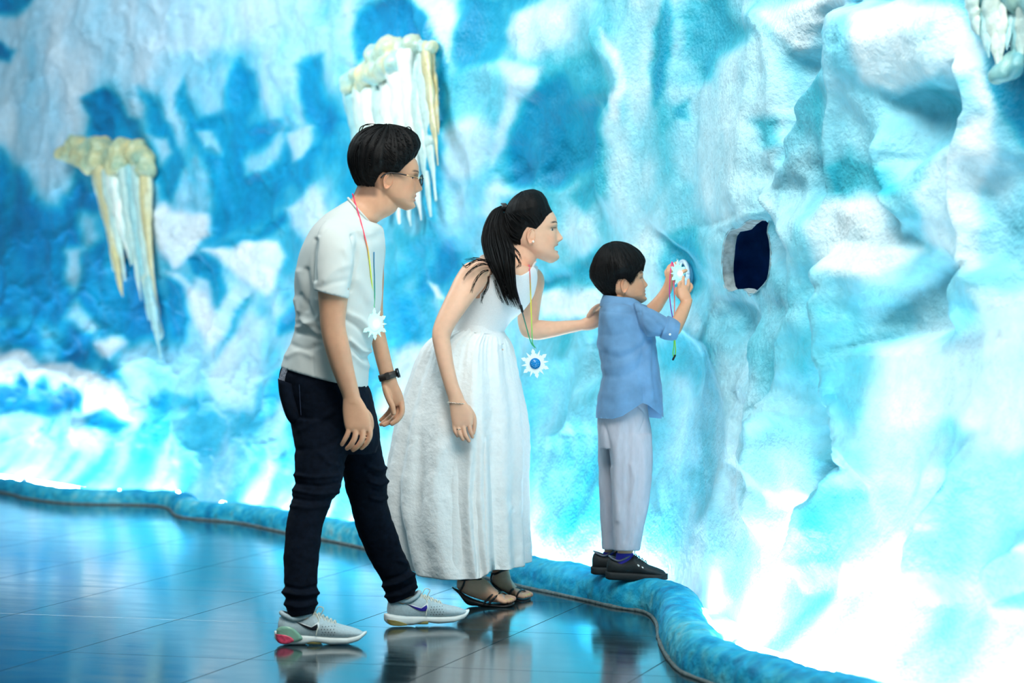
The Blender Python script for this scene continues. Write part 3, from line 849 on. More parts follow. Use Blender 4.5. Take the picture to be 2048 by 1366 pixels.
class Head:
    def __init__(self, origin, Hh, yaw=0, pitch=0, roll=0, **opt):
        self.H = Hh; self.opt = opt; self.o = np.array(origin)
        R = Matrix.Rotation(math.radians(yaw), 3, 'Z') @ Matrix.Rotation(math.radians(-pitch), 3, 'Y') @ Matrix.Rotation(math.radians(roll), 3, 'X')
        self.R = np.array(R)
        self.c = np.array([0, 0, .44])
    def w(self, p):        # head units -> place
        return self.o + ((np.asarray(p, float) - self.c) * self.H) @ self.R.T
    def l(self, p):        # place -> head units
        return ((p - self.o) @ self.R) / self.H + self.c
    def add(self, mb):
        th = np.linspace(-math.pi, math.pi, 145)[:-1]
        zz = np.linspace(-.02, 1.0, 190)
        T, Zz = np.meshgrid(th, zz)
        g = head_surface(T.ravel(), Zz.ravel(), self.opt)
        mb.grid(self.w(g).reshape(len(zz), len(th), 3), True, True, True)
        op = self.opt.get('eye', 1.0)
        self.eyes = []
        for s in (-1, 1):
            q = head_surface(np.array([0.0, s * .46]), np.array([.5, .505]), self.opt)[1]
            # walk round to the eye's own place on the face
            tt = np.linspace(0, 1.2, 200) * s
            f = head_surface(tt, np.full(200, .505), self.opt)
            k = np.argmin(np.abs(np.abs(f[:, 1]) - .145))
            c = f[k] - np.array([.042, s * .012, 0])
            self.eyes.append(c)
            ang = np.arange(20) * 2 * math.pi / 20
            for top in (1, -1):
                cut = (.015 * op if top > 0 else -.019 * op) - (.0 if op > .5 else .006)
                r = .064
                lo = math.asin(np.clip(cut / r * top, -1, 1))
                rings = []
                for a in np.linspace(lo, math.pi / 2 - .05, 7):
                    rings.append(np.stack([c[0] + r * np.cos(a) * np.cos(ang), c[1] + r * np.cos(a) * np.sin(ang), np.full(20, c[2] + top * r * math.sin(a))], 1))
                if top < 0: rings = rings[::-1]
                mb.grid(self.w(np.array(rings)), True, True, True)
    def eyeballs(self, parent, mat):
        for c in self.eyes:
            m = MB(); m.ball((0, 0, 0), .056, 24, 16)
            v = m.verts(); n = v / np.linalg.norm(v, axis=1)[:, None]
            look = np.array([1, 0.0, self.opt.get('gaze', -.08)]); look /= np.linalg.norm(look)
            d = n @ look
            col = np.where(d[:, None] > .55, srgb(20, 13, 11), srgb(188, 176, 170))
            me = MB().add(self.w(v + c), m.f).mesh('eye')
            set_color(me, col)
            link('eye', me, mat, parent)
    def ears(self, tilt=14, size=1.0, low=0.0):
        """ear relief in place coordinates, appended to the body skin"""
        out = MB()
        for s in (-1, 1):
            na = 40; rs = [0, .15, .3, .45, .58, .68, .76, .84, .92, 1.0, 1.03, .95, .7]
            rows = []
            for i, r in enumerate(rs):
                a = np.arange(na) * 2 * math.pi / na
                u = np.cos(a); v = np.sin(a)
                sa = .072 * size * (1 - .22 * smooth(0, -1, v)) ; sb = .132 * size
                uu = r * u * sa; vv = r * v * sb
                front = smooth(.2, .9, u)                       # towards the face the rim flattens
                h = .020 + .030 * np.exp(-((r - .87) / .09) ** 2) * (1 - .8 * front) + .020 * np.exp(-((r - .56) / .10) ** 2) * smooth(.4, -.5, u) * smooth(-1, -.2, v)
                h = h - .035 * np.exp(-((uu - .012) / .028) ** 2 - ((vv + .022) / .04) ** 2)
                h = h + .012 * smooth(-.6, -1, v) * r
                if i >= 10: h = h - (.012, .035, .06)[i - 10]
                h = h + np.maximum(-uu, 0) * .55
                rows.append(np.stack([uu, h, vv], 1))
            g = np.array(rows)
            t = math.radians(-tilt)
            x = g[..., 0] * math.cos(t) - g[..., 2] * math.sin(t); z = g[..., 0] * math.sin(t) + g[..., 2] * math.cos(t)
            wloc = np.interp(.45 - low, _zw, _w) * self.opt.get('wide', 1.0)
            pts = np.stack([x - .025, s * (wloc - .022 + g[..., 1]), z + .455 - low], -1)
            if s < 0: pts = pts[:, ::-1]
            out.grid(self.w(pts), True, False, False)
        return out
    def paint(self, co, skin, lip):
        """skin colours of the face"""
        q = self.l(co); x, y, z = q[:, 0], q[:, 1], q[:, 2]
        o = self.opt
        col = np.tile(np.array(skin), (len(co), 1))
        inh = (z > -.05) & (z < 1.1) & (x > -.6) & (x < .65) & (np.abs(y) < .45)
        fr = inh * smooth(.16, .26, x)
        g = lambda y0, z0, sy, sz: np.exp(-((np.abs(y) - y0) / sy) ** 2 - ((z - z0) / sz) ** 2) * fr
        mix = lambda m, c: col * (1 - m[:, None]) + np.array(c) * m[:, None]
        col = mix(np.clip(.30 * g(.19, .36, .1, .08), 0, 1), np.array(skin) * (1.02, .72, .68))
        mo = o.get('mouth', 0.0)
        lm = np.clip(1.5 * (g(0, .250 + .006 * mo, .085, .020) + g(0, .186 - .012 * mo, .075, .022)), 0, 1) * smooth(.12, .085, np.abs(y))
        col = mix(lm * .85, lip)
        col = mix(np.clip(1.6 * g(0, .217 - .003 * mo, .075 + .02 * mo, .006 + .016 * mo), 0, 1) * .9, srgb(96 + 50 * min(mo, 1), 26, 28))
        arch = .585 + .020 * np.sin(np.clip((np.abs(y) - .05) / .17, 0, 1) * math.pi * .75) + o.get('brow_up', 0)
        bm = smooth(.017, .007, np.abs(z - arch)) * smooth(.045, .07, np.abs(y)) * smooth(.235, .19, np.abs(y)) * fr
        col = mix(bm * o.get('brow', .85), srgb(30, 22, 20))
        for c in self.eyes:
            dy, dz = y - c[1], z - c[2]
            op = o.get('eye', 1.0)
            r = np.hypot(x - c[0], dy)
            edge = np.exp(-((dz - .019 * op) / .010) ** 2) * smooth(.085, .06, np.abs(dy)) * smooth(.02, .035, x - c[0] + .02)
            col = mix(np.clip(edge, 0, 1) * .85 * fr, srgb(26, 18, 18))
        return col

def hair_cap(head, zl, thick, mb, K=46, n=150, stripes=.012, freq=26, seed=0):
    """hair grown from the scalp: zl(theta) lower edge, thick(theta, t) thickness in head units"""
    th = np.linspace(-math.pi, math.pi, n + 1)[:-1]
    t = np.linspace(0, 1, K)
    T, Tt = np.meshgrid(th, t)
    T = T.ravel(); Tt = Tt.ravel()
    lo = zl(T)
    z = lo + (.999 - lo) * (1 - (1 - Tt) ** 1.25)
    b = head_surface(T, np.clip(z, -.02, .999), head.opt)
    c = np.array([-.03, 0, .52])
    nrm = b - c; nrm[:, 2] *= .9
    nrm /= np.linalg.norm(nrm, axis=1)[:, None]
    tk = thick(T, Tt, b)
    st = stripes * fbm(np.stack([np.cos(T) * freq * .5, np.sin(T) * freq * .5, z * 2.2 + seed], 1), 3) * smooth(0, .25, Tt)
    g = b + nrm * (tk + st)[:, None]
    mb.grid(head.w(g).reshape(K, n, 3), True, False, True)

def outline_thick(head, outline, D, edge=.006, side=.45, taper=.22):
    """hair thickness so that the hair fills an outline seen in the photograph"""
    c = np.array([-.03, .52])
    q = head.l(np.array([P(x, y, D) for x, y in outline]))
    ph = np.unwrap(np.arctan2(q[:, 2] - c[1], q[:, 0] - c[0])); R = np.hypot(q[:, 0] - c[0], q[:, 2] - c[1])
    if ph[0] > ph[-1]: ph, R = ph[::-1], R[::-1]
    zz = np.linspace(.0, 1, 400)
    bx = np.concatenate([np.interp(zz, _z, _xf), np.interp(zz, _zb, _xb)]); bz = np.concatenate([zz, zz])
    bp = np.arctan2(bz - c[1], bx - c[0]); bR = np.hypot(bx - c[0], bz - c[1])
    def f(T, Tt, b):
        p = np.arctan2(b[:, 2] - c[1], b[:, 0] - c[0])
        p = np.where(p < ph.min() - .6, p + 2 * math.pi, p); p = np.where(p > ph.max() + .6, p - 2 * math.pi, p)
        o = np.argsort(bp)
        base = np.interp((p + math.pi) % (2 * math.pi) - math.pi, bp[o], bR[o])
        want = np.interp(p, ph, R)
        mid = np.maximum(want - base, .012)
        ry = np.abs(b[:, 1]) / .32
        return edge + mid * (1 - (1 - side) * np.clip(ry, 0, 1) ** 1.6) * smooth(-.02, taper, Tt)
    return f

def lock(mb, pts, r0, seg=5, sub=5, tip=.15, flat=1.0):
    n = len(pts)
    rad = [r0 * (1 - (i / (n - 1)) ** 2 * (1 - tip)) for i in range(n)]
    rad[0] *= .7
    mb.tube(pts, rad, seg, sub, flat=flat)

def finish_body(name, mb, voxel, head, parent, skin, lip, mat, extra=None, ear_kw=None, iters=3):
    me = fuse(mb, name, voxel, iters, .5)
    co = coords(me)
    col = head.paint(co, skin, lip)
    if extra is not None: col = extra(co, col)
    fc = [tuple(p.vertices) for p in me.polygons]
    ears = head.ears(**(ear_kw or {}))
    allm = MB(); allm.add(co, fc); allm.add(ears.verts(), ears.f)
    ev = ears.verts()
    ecol = np.tile(np.array(skin) * (1.02, .90, .86), (len(ev), 1))
    m2 = allm.mesh(name)
    set_color(m2, np.vstack([col, ecol]))
    bpy.data.meshes.remove(me)
    return link(name, m2, mat, parent)

def cloth_mesh(name, mb, voxel, strokes=(), noise=(), iters=4):
    me = fuse(mb, name, voxel, iters, .5)
    folds(me, strokes, noise)
    return me

M['skin'] = material('skin', rough=0.48, attr='Col', var=0.04, scale=45, spec=0.38, sss=0.12, bump=0.08, bump_scale=420, bump_dist=.001)
M['eye'] = material('eye', rough=0.12, attr='Col', var=0.0)
M['hair'] = material('black_hair', color=(0.0032, 0.0028, 0.0030), rough=0.6, var=0.5, scale=120, spec=0.16, bump=0.35, bump_scale=300, bump_dist=.002)
M['hair_short'] = material('short_hair', color=(0.012, 0.010, 0.009), rough=0.6, var=0.4, scale=120, bump=0.4, bump_scale=400, bump_dist=.002)
# ------------------------------------------------------------------ visitor in pale T-shirt and dark jeans
M['tshirt'] = material('pale_cotton', color=srgb(202, 206, 202), rough=0.85, var=0.03, scale=8, bump=0.12, bump_scale=500, sheen=.15, bump_dist=.001)
M['jeans'] = material('dark_denim', color=(0.0022, 0.0048, 0.011), rough=0.9, var=0.3, scale=60, bump=0.25, bump_scale=380, bump_dist=.0015, spec=.1)
M['knit'] = material('grey_knit', color=srgb(168, 186, 192), rough=0.8, var=0.10, scale=160, bump=0.4, bump_scale=700, bump_dist=.001)
M['white_rubber'] = material('white_rubber', color=srgb(216, 222, 220), rough=0.5, var=0.06, scale=30)
M['green_gel'] = material('green_gel', color=srgb(128, 172, 150), rough=0.25, var=0.05)
M['pink_gel'] = material('pink_gel', color=srgb(206, 66, 96), rough=0.3, var=0.4, scale=70)
M['black_mark'] = material('black_mark', color=(0.006, 0.008, 0.014), rough=0.4)
M['white_trim'] = material('white_trim', color=srgb(230, 236, 236), rough=0.55)
M['purple_mark'] = material('purple_mark', color=srgb(42, 30, 150), rough=0.4)
M['lace'] = material('lace', color=srgb(206, 208, 196), rough=0.8)
M['gum'] = material('gum_rubber', color=srgb(132, 120, 62), rough=0.6)
M['leather'] = material('dark_leather', color=srgb(42, 32, 28), rough=0.5, var=.25, scale=60, bump=.2)
M['steel'] = material('watch_steel', color=srgb(70, 74, 78), rough=0.3, metal=1.0)
M['gold_wire'] = material('gold_wire', color=srgb(226, 190, 150), rough=0.25, metal=0.9)
M['black_plastic'] = material('black_plastic', color=(0.006, 0.006, 0.007), rough=0.3)
M['lens'] = material('tinted_lens', color=srgb(54, 70, 74), rough=0.05, alpha=0.8, spec=.8)

MD = 8.66
man = tag(empty('person', G(690, 1268)), 'person in pale grey T-shirt, dark jeans and running shoes leaning forward in glasses', 'person')
mhead = Head(P(779, 363, MD), .234, yaw=4, pitch=-3, nose=.92, eye=.8, wide=1.0, chin=.74)
b = MB()
mhead.add(b)
sil_loft(b, [(700, 402, 746, 452, .078, 0), (706, 392, 762, 440, .062, 0), (714, 374, 786, 427, .058, 0), (722, 352, 796, 412, .054, 0), (730, 335, 792, 380, .05, 0)], MD, 36)
torso_rows = [(566, 733, 734, 770, .165, 0), (582, 690, 738, 710, .165, 0), (594, 640, 745, 660, .17, 0), (592, 590, 758, 605, .18, 0), (597, 545, 762, 555, .19, 0), (604, 505, 766, 510, .195, 0), (622, 465, 764, 470, .19, 0), (650, 437, 757, 452, .15, 0), (678, 417, 750, 452, .10, 0), (698, 402, 746, 454, .07, 0)]
sil_loft(b, torso_rows, MD, 48, inset=.012)
# right arm (towards the camera) with hand
sil_loft(b, [(650, 455, 700, 455, .045, -.16), (638, 490, 702, 492, .05, -.20), (635, 540, 700, 545, .05, -.225), (636, 585, 696, 595, .049, -.235), (639, 625, 691, 640, .044, -.24), (641, 655, 693, 663, .041, -.24), (648, 690, 700, 695, .040, -.238), (660, 729, 707, 733, .036, -.232), (673, 763, 715, 769, .030, -.226), (684, 790, 721, 795, .025, -.222), (687, 806, 725, 806, .023, -.221)], MD, 36)
sil_loft(b, [(686, 796, 722, 796, .024, -.221), (685, 820, 733, 815, .020, -.221), (687, 840, 741, 836, .017, -.222), (690, 855, 743, 852, .015, -.223), (694, 864, 741, 862, .012, -.222)], MD, 28, exp=2.6)
for pts, r in (([(699, 850, -.222), (696, 866, -.226), (689, 880, -.222), (684, 889, -.212)], (.0095, .009, .008, .007)),
               ([(712, 853, -.224), (710, 874, -.230), (702, 889, -.224), (694, 897, -.212)], (.0105, .0098, .0088, .0075)),
               ([(726, 852, -.224), (725, 876, -.230), (716, 892, -.224), (706, 900, -.212)], (.0105, .0098, .0088, .0075)),
               ([(738, 848, -.220), (740, 870, -.222), (733, 886, -.216), (723, 896, -.206)], (.0100, .0095, .0085, .0075)),
               ([(722, 815, -.212), (738, 832, -.196), (742, 852, -.188), (737, 868, -.184)], (.012, .011, .010, .0085))):
    px_tube(b, pts, MD, r)
# left arm (far side)
sil_loft(b, [(700, 465, 752, 468, .05, .15), (716, 500, 764, 500, .05, .19), (726, 555, 768, 552, .048, .21), (733, 610, 766, 606, .044, .215), (738, 650, 768, 650, .042, .21), (743, 685, 774, 682, .040, .205), (749, 712, 780, 708, .035, .20), (757, 742, 787, 738, .027, .195), (761, 757, 791, 754, .024, .195)], MD, 32)
sil_loft(b, [(760, 748, 790, 746, .024, .195), (763, 770, 796, 767, .022, .195), (767, 788, 804, 785, .02, .197), (774, 804, 808, 800, .017, .20), (782, 814, 808, 809, .013, .203)], MD, 28, exp=2.5)
for pts, r in (([(803, 804, .196), (804, 824, .190), (796, 839, .186), (784, 848, .184)], (.0105, .0100, .009, .0078)),
               ([(799, 806, .208), (796, 827, .204), (783, 842, .200), (768, 850, .198)], (.0102, .0098, .0088, .0076)),
               ([(793, 806, .219), (788, 825, .217), (775, 839, .214), (762, 849, .212)], (.0098, .0092, .0085, .0074)),
               ([(786, 804, .229), (780, 820, .228), (770, 832, .226), (761, 840, .225)], (.009, .0085, .0078, .0068)),
               ([(771, 776, .182), (778, 798, .170), (785, 814, .168), (787, 826, .168)], (.0125, .0115, .0105, .009))):
    px_tube(b, pts, MD, r)
# legs and feet inside jeans and shoes
sil_loft(b, [(590, 800, 735, 800, .13, 0), (600, 860, 745, 860, .13, 0), (610, 890, 740, 895, .11, 0)], MD, 36)
sil_loft(b, [(598, 850, 690, 855, .07, -.09), (598, 930, 680, 930, .062, -.12), (592, 1000, 655, 1000, .048, -.15), (580, 1060, 638, 1060, .045, -.17), (578, 1130, 628, 1130, .038, -.20), (580, 1200, 622, 1200, .03, -.232), (580, 1240, 622, 1236, .03, -.24)], MD, 28)
sil_loft(b, [(665, 850, 748, 855, .07, .09), (695, 940, 764, 940, .062, .12), (708, 1010, 766, 1008, .048, .16), (724, 1065, 784, 1060, .045, .19), (750, 1125, 803, 1115, .038, .22), (780, 1180, 822, 1165, .03, .24), (788, 1215, 828, 1198, .03, .25)], MD, 28)
px_tube(b, [(600, 1252, -.242), (650, 1262, -.242), (700, 1270, -.242)], MD, (.022, .021, .014))
px_tube(b, [(800, 1218, .25), (845, 1220, .262), (875, 1222, .272)], MD, (.022, .019, .012))
sk_m = srgb(206, 154, 122)
def man_extra(co, col):
    q = mhead.l(co)
    # shaved sideburn and nape shadow of stubble
    m = smooth(.42, .56, q[:, 2]) * smooth(.30, .10, q[:, 0]) * smooth(.9, .8, q[:, 2]) * .55
    m = np.maximum(m, .7 * smooth(.16, .24, q[:, 2]) * smooth(-.12, -.22, q[:, 0]) * (q[:, 2] < 1) * (q[:, 0] > -.6))
    return col * (1 - m[:, None]) + np.array(srgb(60, 46, 40)) * m[:, None]
finish_body('body', b, .0026, mhead, man, sk_m, srgb(176, 96, 90), M['skin'], man_extra, dict(tilt=14, size=1.02, low=.02))
mhead.eyeballs(man, M['eye'])

# hair
hb = MB()
def zl(t):
    a = np.degrees(np.abs(t))
    return np.interp(a, [0, 25, 45, 60, 72, 84, 100, 118, 135, 155, 180], [.80, .79, .74, .67, .57, .53, .56, .42, .33, .27, .26])
hair_out = [(838, 300), (840, 286), (833, 270), (820, 260), (797, 253), (765, 251), (735, 256), (716, 267), (704, 285), (698, 303), (697, 320), (702, 341), (709, 360), (717, 380)]
thick = outline_thick(mhead, hair_out, MD, .005, .42)
hair_root = None
hair_cap(mhead, zl, thick, hb, stripes=.03, freq=20)
rg = random.Random(3)
for i in range(800):          # fine locks combed along the scalp
    th = rg.uniform(-math.pi, math.pi); k0 = rg.uniform(-.04, .92); dk = rg.uniform(.10, .22)
    pts = []
    for s_i in range(4):
        kk_ = max(k0 + dk * s_i / 3, 0.0)
        tt_ = th + (.10 if th > 0 else -.10) * s_i * rg.uniform(.4, 1.2) * (1 if abs(th) < 2 else -.3)
        lo_ = float(zl(np.array([tt_]))[0]); z_i = lo_ + (.999 - lo_) * (1 - (1 - min(kk_, .999)) ** 1.25)
        bb = head_surface(np.array([tt_]), np.array([z_i]), mhead.opt)
        nn = bb[0] - np.array([-.03, 0, .52]); nn /= np.linalg.norm(nn)
        hh = thick(np.array([tt_]), np.array([kk_]), bb)[0]
        pts.append(mhead.w(bb[0] + nn * (hh + (.0, .006, .007, .0)[s_i])))
    lock(hb, pts, rg.uniform(.0008, .0019), 4, 3, .2)
for p in ([(717, 268), (722, 254), (735, 250), (752, 253)], [(722, 262), (730, 250), (748, 248), (768, 252)], [(806, 258), (818, 254), (824, 262), (823, 272)], [(735, 258), (752, 249), (772, 250), (780, 256)], [(824, 275), (834, 279), (837, 288), (832, 300)], [(822, 280), (829, 300), (822, 318)], [(812, 290), (815, 312), (806, 326)]):
    lock(hb, [P(x, y, MD - .03 + .004 * i) for i, (x, y) in enumerate(p)], .0022, 5, 5, .2)
hb.build('hair', M['hair'], man)

# T-shirt
sb = MB()
shirt_rows = [(563, 733, 735, 777, .172, 0), (571, 710, 737, 745, .175, 0), (582, 685, 739, 712, .178, 0), (591, 657, 744, 690, .180, 0), (594, 632, 754, 656, .184, 0), (591, 592, 762, 610, .192, 0), (591, 556, 764, 562, .200, 0), (597, 523, 768, 522, .206, 0), (607, 491, 771, 486, .207, 0), (625, 457, 768, 459, .195, 0), (650, 431, 760, 449, .155, 0), (675, 413, 753, 449, .108, 0), (697, 398, 748, 455, .076, 0)]
sil_loft(sb, shirt_rows, MD, 64)
sil_loft(sb, [(652, 440, 704, 448, .05, -.145), (640, 458, 712, 465, .062, -.185), (632, 485, 713, 488, .070, -.212), (628, 520, 710, 522, .071, -.228), (627, 555, 703, 562, .069, -.238), (627.5, 580, 697, 597, .066, -.243)], MD, 44)
sil_loft(sb, [(702, 448, 757, 455, .05, .145), (700, 480, 770, 480, .065, .20), (705, 520, 770, 520, .066, .22), (714, 565, 764, 562, .06, .225), (720, 592, 762, 588, .058, .228)], MD, 36)
st = [([(640, 470), (660, 452), (690, 452), (705, 458)], 3, -.003), ([(632, 480), (628, 520), (630, 560)], 4, -.008),
      ([(706, 470), (712, 510), (706, 545), (700, 580)], 4, -.007), ([(600, 640), (640, 650), (680, 655)], 7, .006),
      ([(598, 665), (630, 672), (650, 680)], 6, -.006), ([(598, 655), (618, 648), (640, 630), (636, 600)], 6, .006), ([(592, 600), (610, 640), (636, 668)], 6, .007), ([(604, 590), (626, 632), (640, 660)], 5, -.005),
      ([(690, 640), (715, 655), (735, 682)], 5, -.007), ([(694, 625), (722, 640), (740, 662)], 6, .006), ([(700, 680), (722, 700), (744, 702)], 5, .010), ([(702, 694), (722, 715), (738, 714)], 5, -.008),
      ([(706, 710), (725, 728), (738, 732)], 6, .006), ([(585, 690), (610, 700), (640, 690)], 6, -.004), ([(575, 712), (600, 702), (622, 712)], 6, .004), ([(628, 690), (626, 720), (628, 748)], 2.5, -.002),
      ([(716, 560), (740, 600), (752, 640)], 10, .005), ([(690, 500), (705, 530), (700, 560)], 7, .004), ([(708, 470), (735, 480), (760, 470)], 10, -.004), ([(650, 560), (670, 540), (695, 530)], 7, .003), ([(640, 575), (670, 565), (695, 560)], 6, -.003), ([(740, 470), (742, 520), (740, 600)], 8, .004), ([(600, 545), (606, 580), (604, 620)], 7, .006), ([(614, 540), (618, 580), (614, 620)], 5, -.006)]
me = cloth_mesh('t_shirt', sb, .004, st, [((5, 5, 5), .004), ((12, 12, 8), .0012)])
shirt = link('t_shirt', me, M['tshirt'], man)
cb = MB()
crow = shirt_rows[-1]
ang = np.arange(41) * 2 * math.pi / 40
B_, F_ = P(crow[0], crow[1], MD), P(crow[2], crow[3], MD)
cpts = [(B_ + F_) / 2 + (F_ - B_) / 2 * math.cos(a) * 1.02 + np.array([0, .078 * math.sin(a), .002]) for a in ang]
cb.tube(cpts, .0042, 8, 1, ends=False)
cb.build('collar', M['tshirt'], shirt)

# jeans
jb = MB()
sil_loft(jb, [(566, 728, 732, 765, .160, 0), (559, 757, 740, 783, .168, 0), (567, 800, 748, 808, .172, 0), (580, 842, 755, 842, .170, 0), (588, 876, 760, 878, .160, 0), (592, 900, 752, 905, .14, 0)], MD, 56)
sil_loft(jb, [(584, 835, 702, 845, .088, -.085), (588, 880, 702, 880, .088, -.10), (589, 930, 688, 930, .080, -.12), (589, 965, 684, 968, .073, -.135), (582, 1005, 664, 1003, .066, -.15), (572, 1050, 647, 1045, .062, -.17), (568, 1107, 640, 1100, .058, -.195), (568, 1154, 635, 1150, .055, -.215), (568, 1185, 637, 1183, .055, -.228), (572, 1212, 634, 1205, .053, -.235), (577, 1232, 628, 1226, .047, -.238)], MD, 44)
sil_loft(jb, [(655, 845, 757, 848, .088, .085), (670, 890, 762, 890, .086, .10), (684, 940, 772, 938, .080, .12), (690, 975, 776, 968, .073, .14), (702, 1012, 774, 1006, .066, .16), (716, 1065, 790, 1055, .062, .19), (741, 1122, 811, 1113, .058, .22), (764, 1166, 830, 1153, .055, .235), (768, 1182, 834, 1168, .054, .24), (778, 1207, 828, 1190, .047, .243)], MD, 44)
jst = [([(590, 950), (630, 955), (680, 950)], 4, .006), ([(588, 966), (640, 972), (684, 965)], 4, -.006), ([(588, 980), (630, 988), (676, 984)], 4, .006), ([(585, 996), (620, 1002), (664, 1000)], 4, -.005), ([(582, 1012), (620, 1016), (656, 1012)], 4, .004),
       ([(735, 930), (755, 940), (772, 936)], 4, .007), ([(735, 945), (755, 955), (774, 950)], 4, -.006), ([(740, 962), (760, 968), (776, 962)], 4, .008), ([(744, 980), (760, 984), (775, 976)], 4, -.006), ([(742, 995), (760, 1000), (774, 994)], 4, .007),
       ([(568, 1172), (600, 1178), (636, 1172)], 4, -.007), ([(567, 1184), (600, 1190), (637, 1186)], 4, .008), ([(568, 1196), (600, 1202), (637, 1196)], 4, -.006), ([(570, 1208), (600, 1214), (636, 1206)], 4, .006),
       ([(768, 1172), (800, 1164), (828, 1148)], 4, .008), ([(766, 1162), (800, 1152), (822, 1138)], 4, -.006), ([(770, 1186), (800, 1180), (834, 1164)], 4, -.006), ([(772, 1192), (804, 1188), (832, 1174)], 4, .006), ([(800, 1122), (812, 1126)], 5, .007),
       ([(600, 860), (640, 840), (680, 815)], 6, .005), ([(590, 900), (640, 895), (690, 870)], 7, -.004), ([(640, 905), (660, 925), (690, 935)], 6, .004)]
me = cloth_mesh('jeans', jb, .004, jst, [((9, 9, 14), .0035), ((30, 30, 30), .0012)])
jeans = link('jeans', me, M['jeans'], man)
pk = MB()      # back pocket with something poking out
sil_loft(pk, [(557, 757, 590, 768, .075, -.075), (560, 790, 596, 798, .075, -.078), (572, 830, 606, 836, .07, -.08), (582, 846, 602, 850, .05, -.08)], MD, 24, 4, 3.0)
pk.build('back_pocket', M['jeans'], jeans)
wr = MB()
wr.box(P(570, 752, MD - .085), (.03, .05, .05), np.array(Matrix.Rotation(.3, 3, 'Y')))
wr.build('crumpled_wrapper', material('wrapper', color=srgb(120, 126, 140), rough=.3, var=.5, scale=120, bump=.8, bump_scale=160), jeans, False)
sm = MB()      # side seams
sm.tube([P(x, y, MD - .5) for x, y in ()] or [P(598, 760, MD - .150), P(600, 800, MD - .162), P(602, 830, MD - .168)], .0012, 5, 4)
sm.build('seam', material('seam_thread', color=srgb(20, 34, 60), rough=.8), jeans)

# running shoes: built along x from the heel, then turned and set down
def shoe_frame(heel, yaw, pitch):
    R = np.array(Matrix.Rotation(math.radians(yaw), 3, 'Z') @ Matrix.Rotation(math.radians(-pitch), 3, 'Y'))
    return lambda v: np.asarray(heel) + np.asarray(v, float) @ R.T

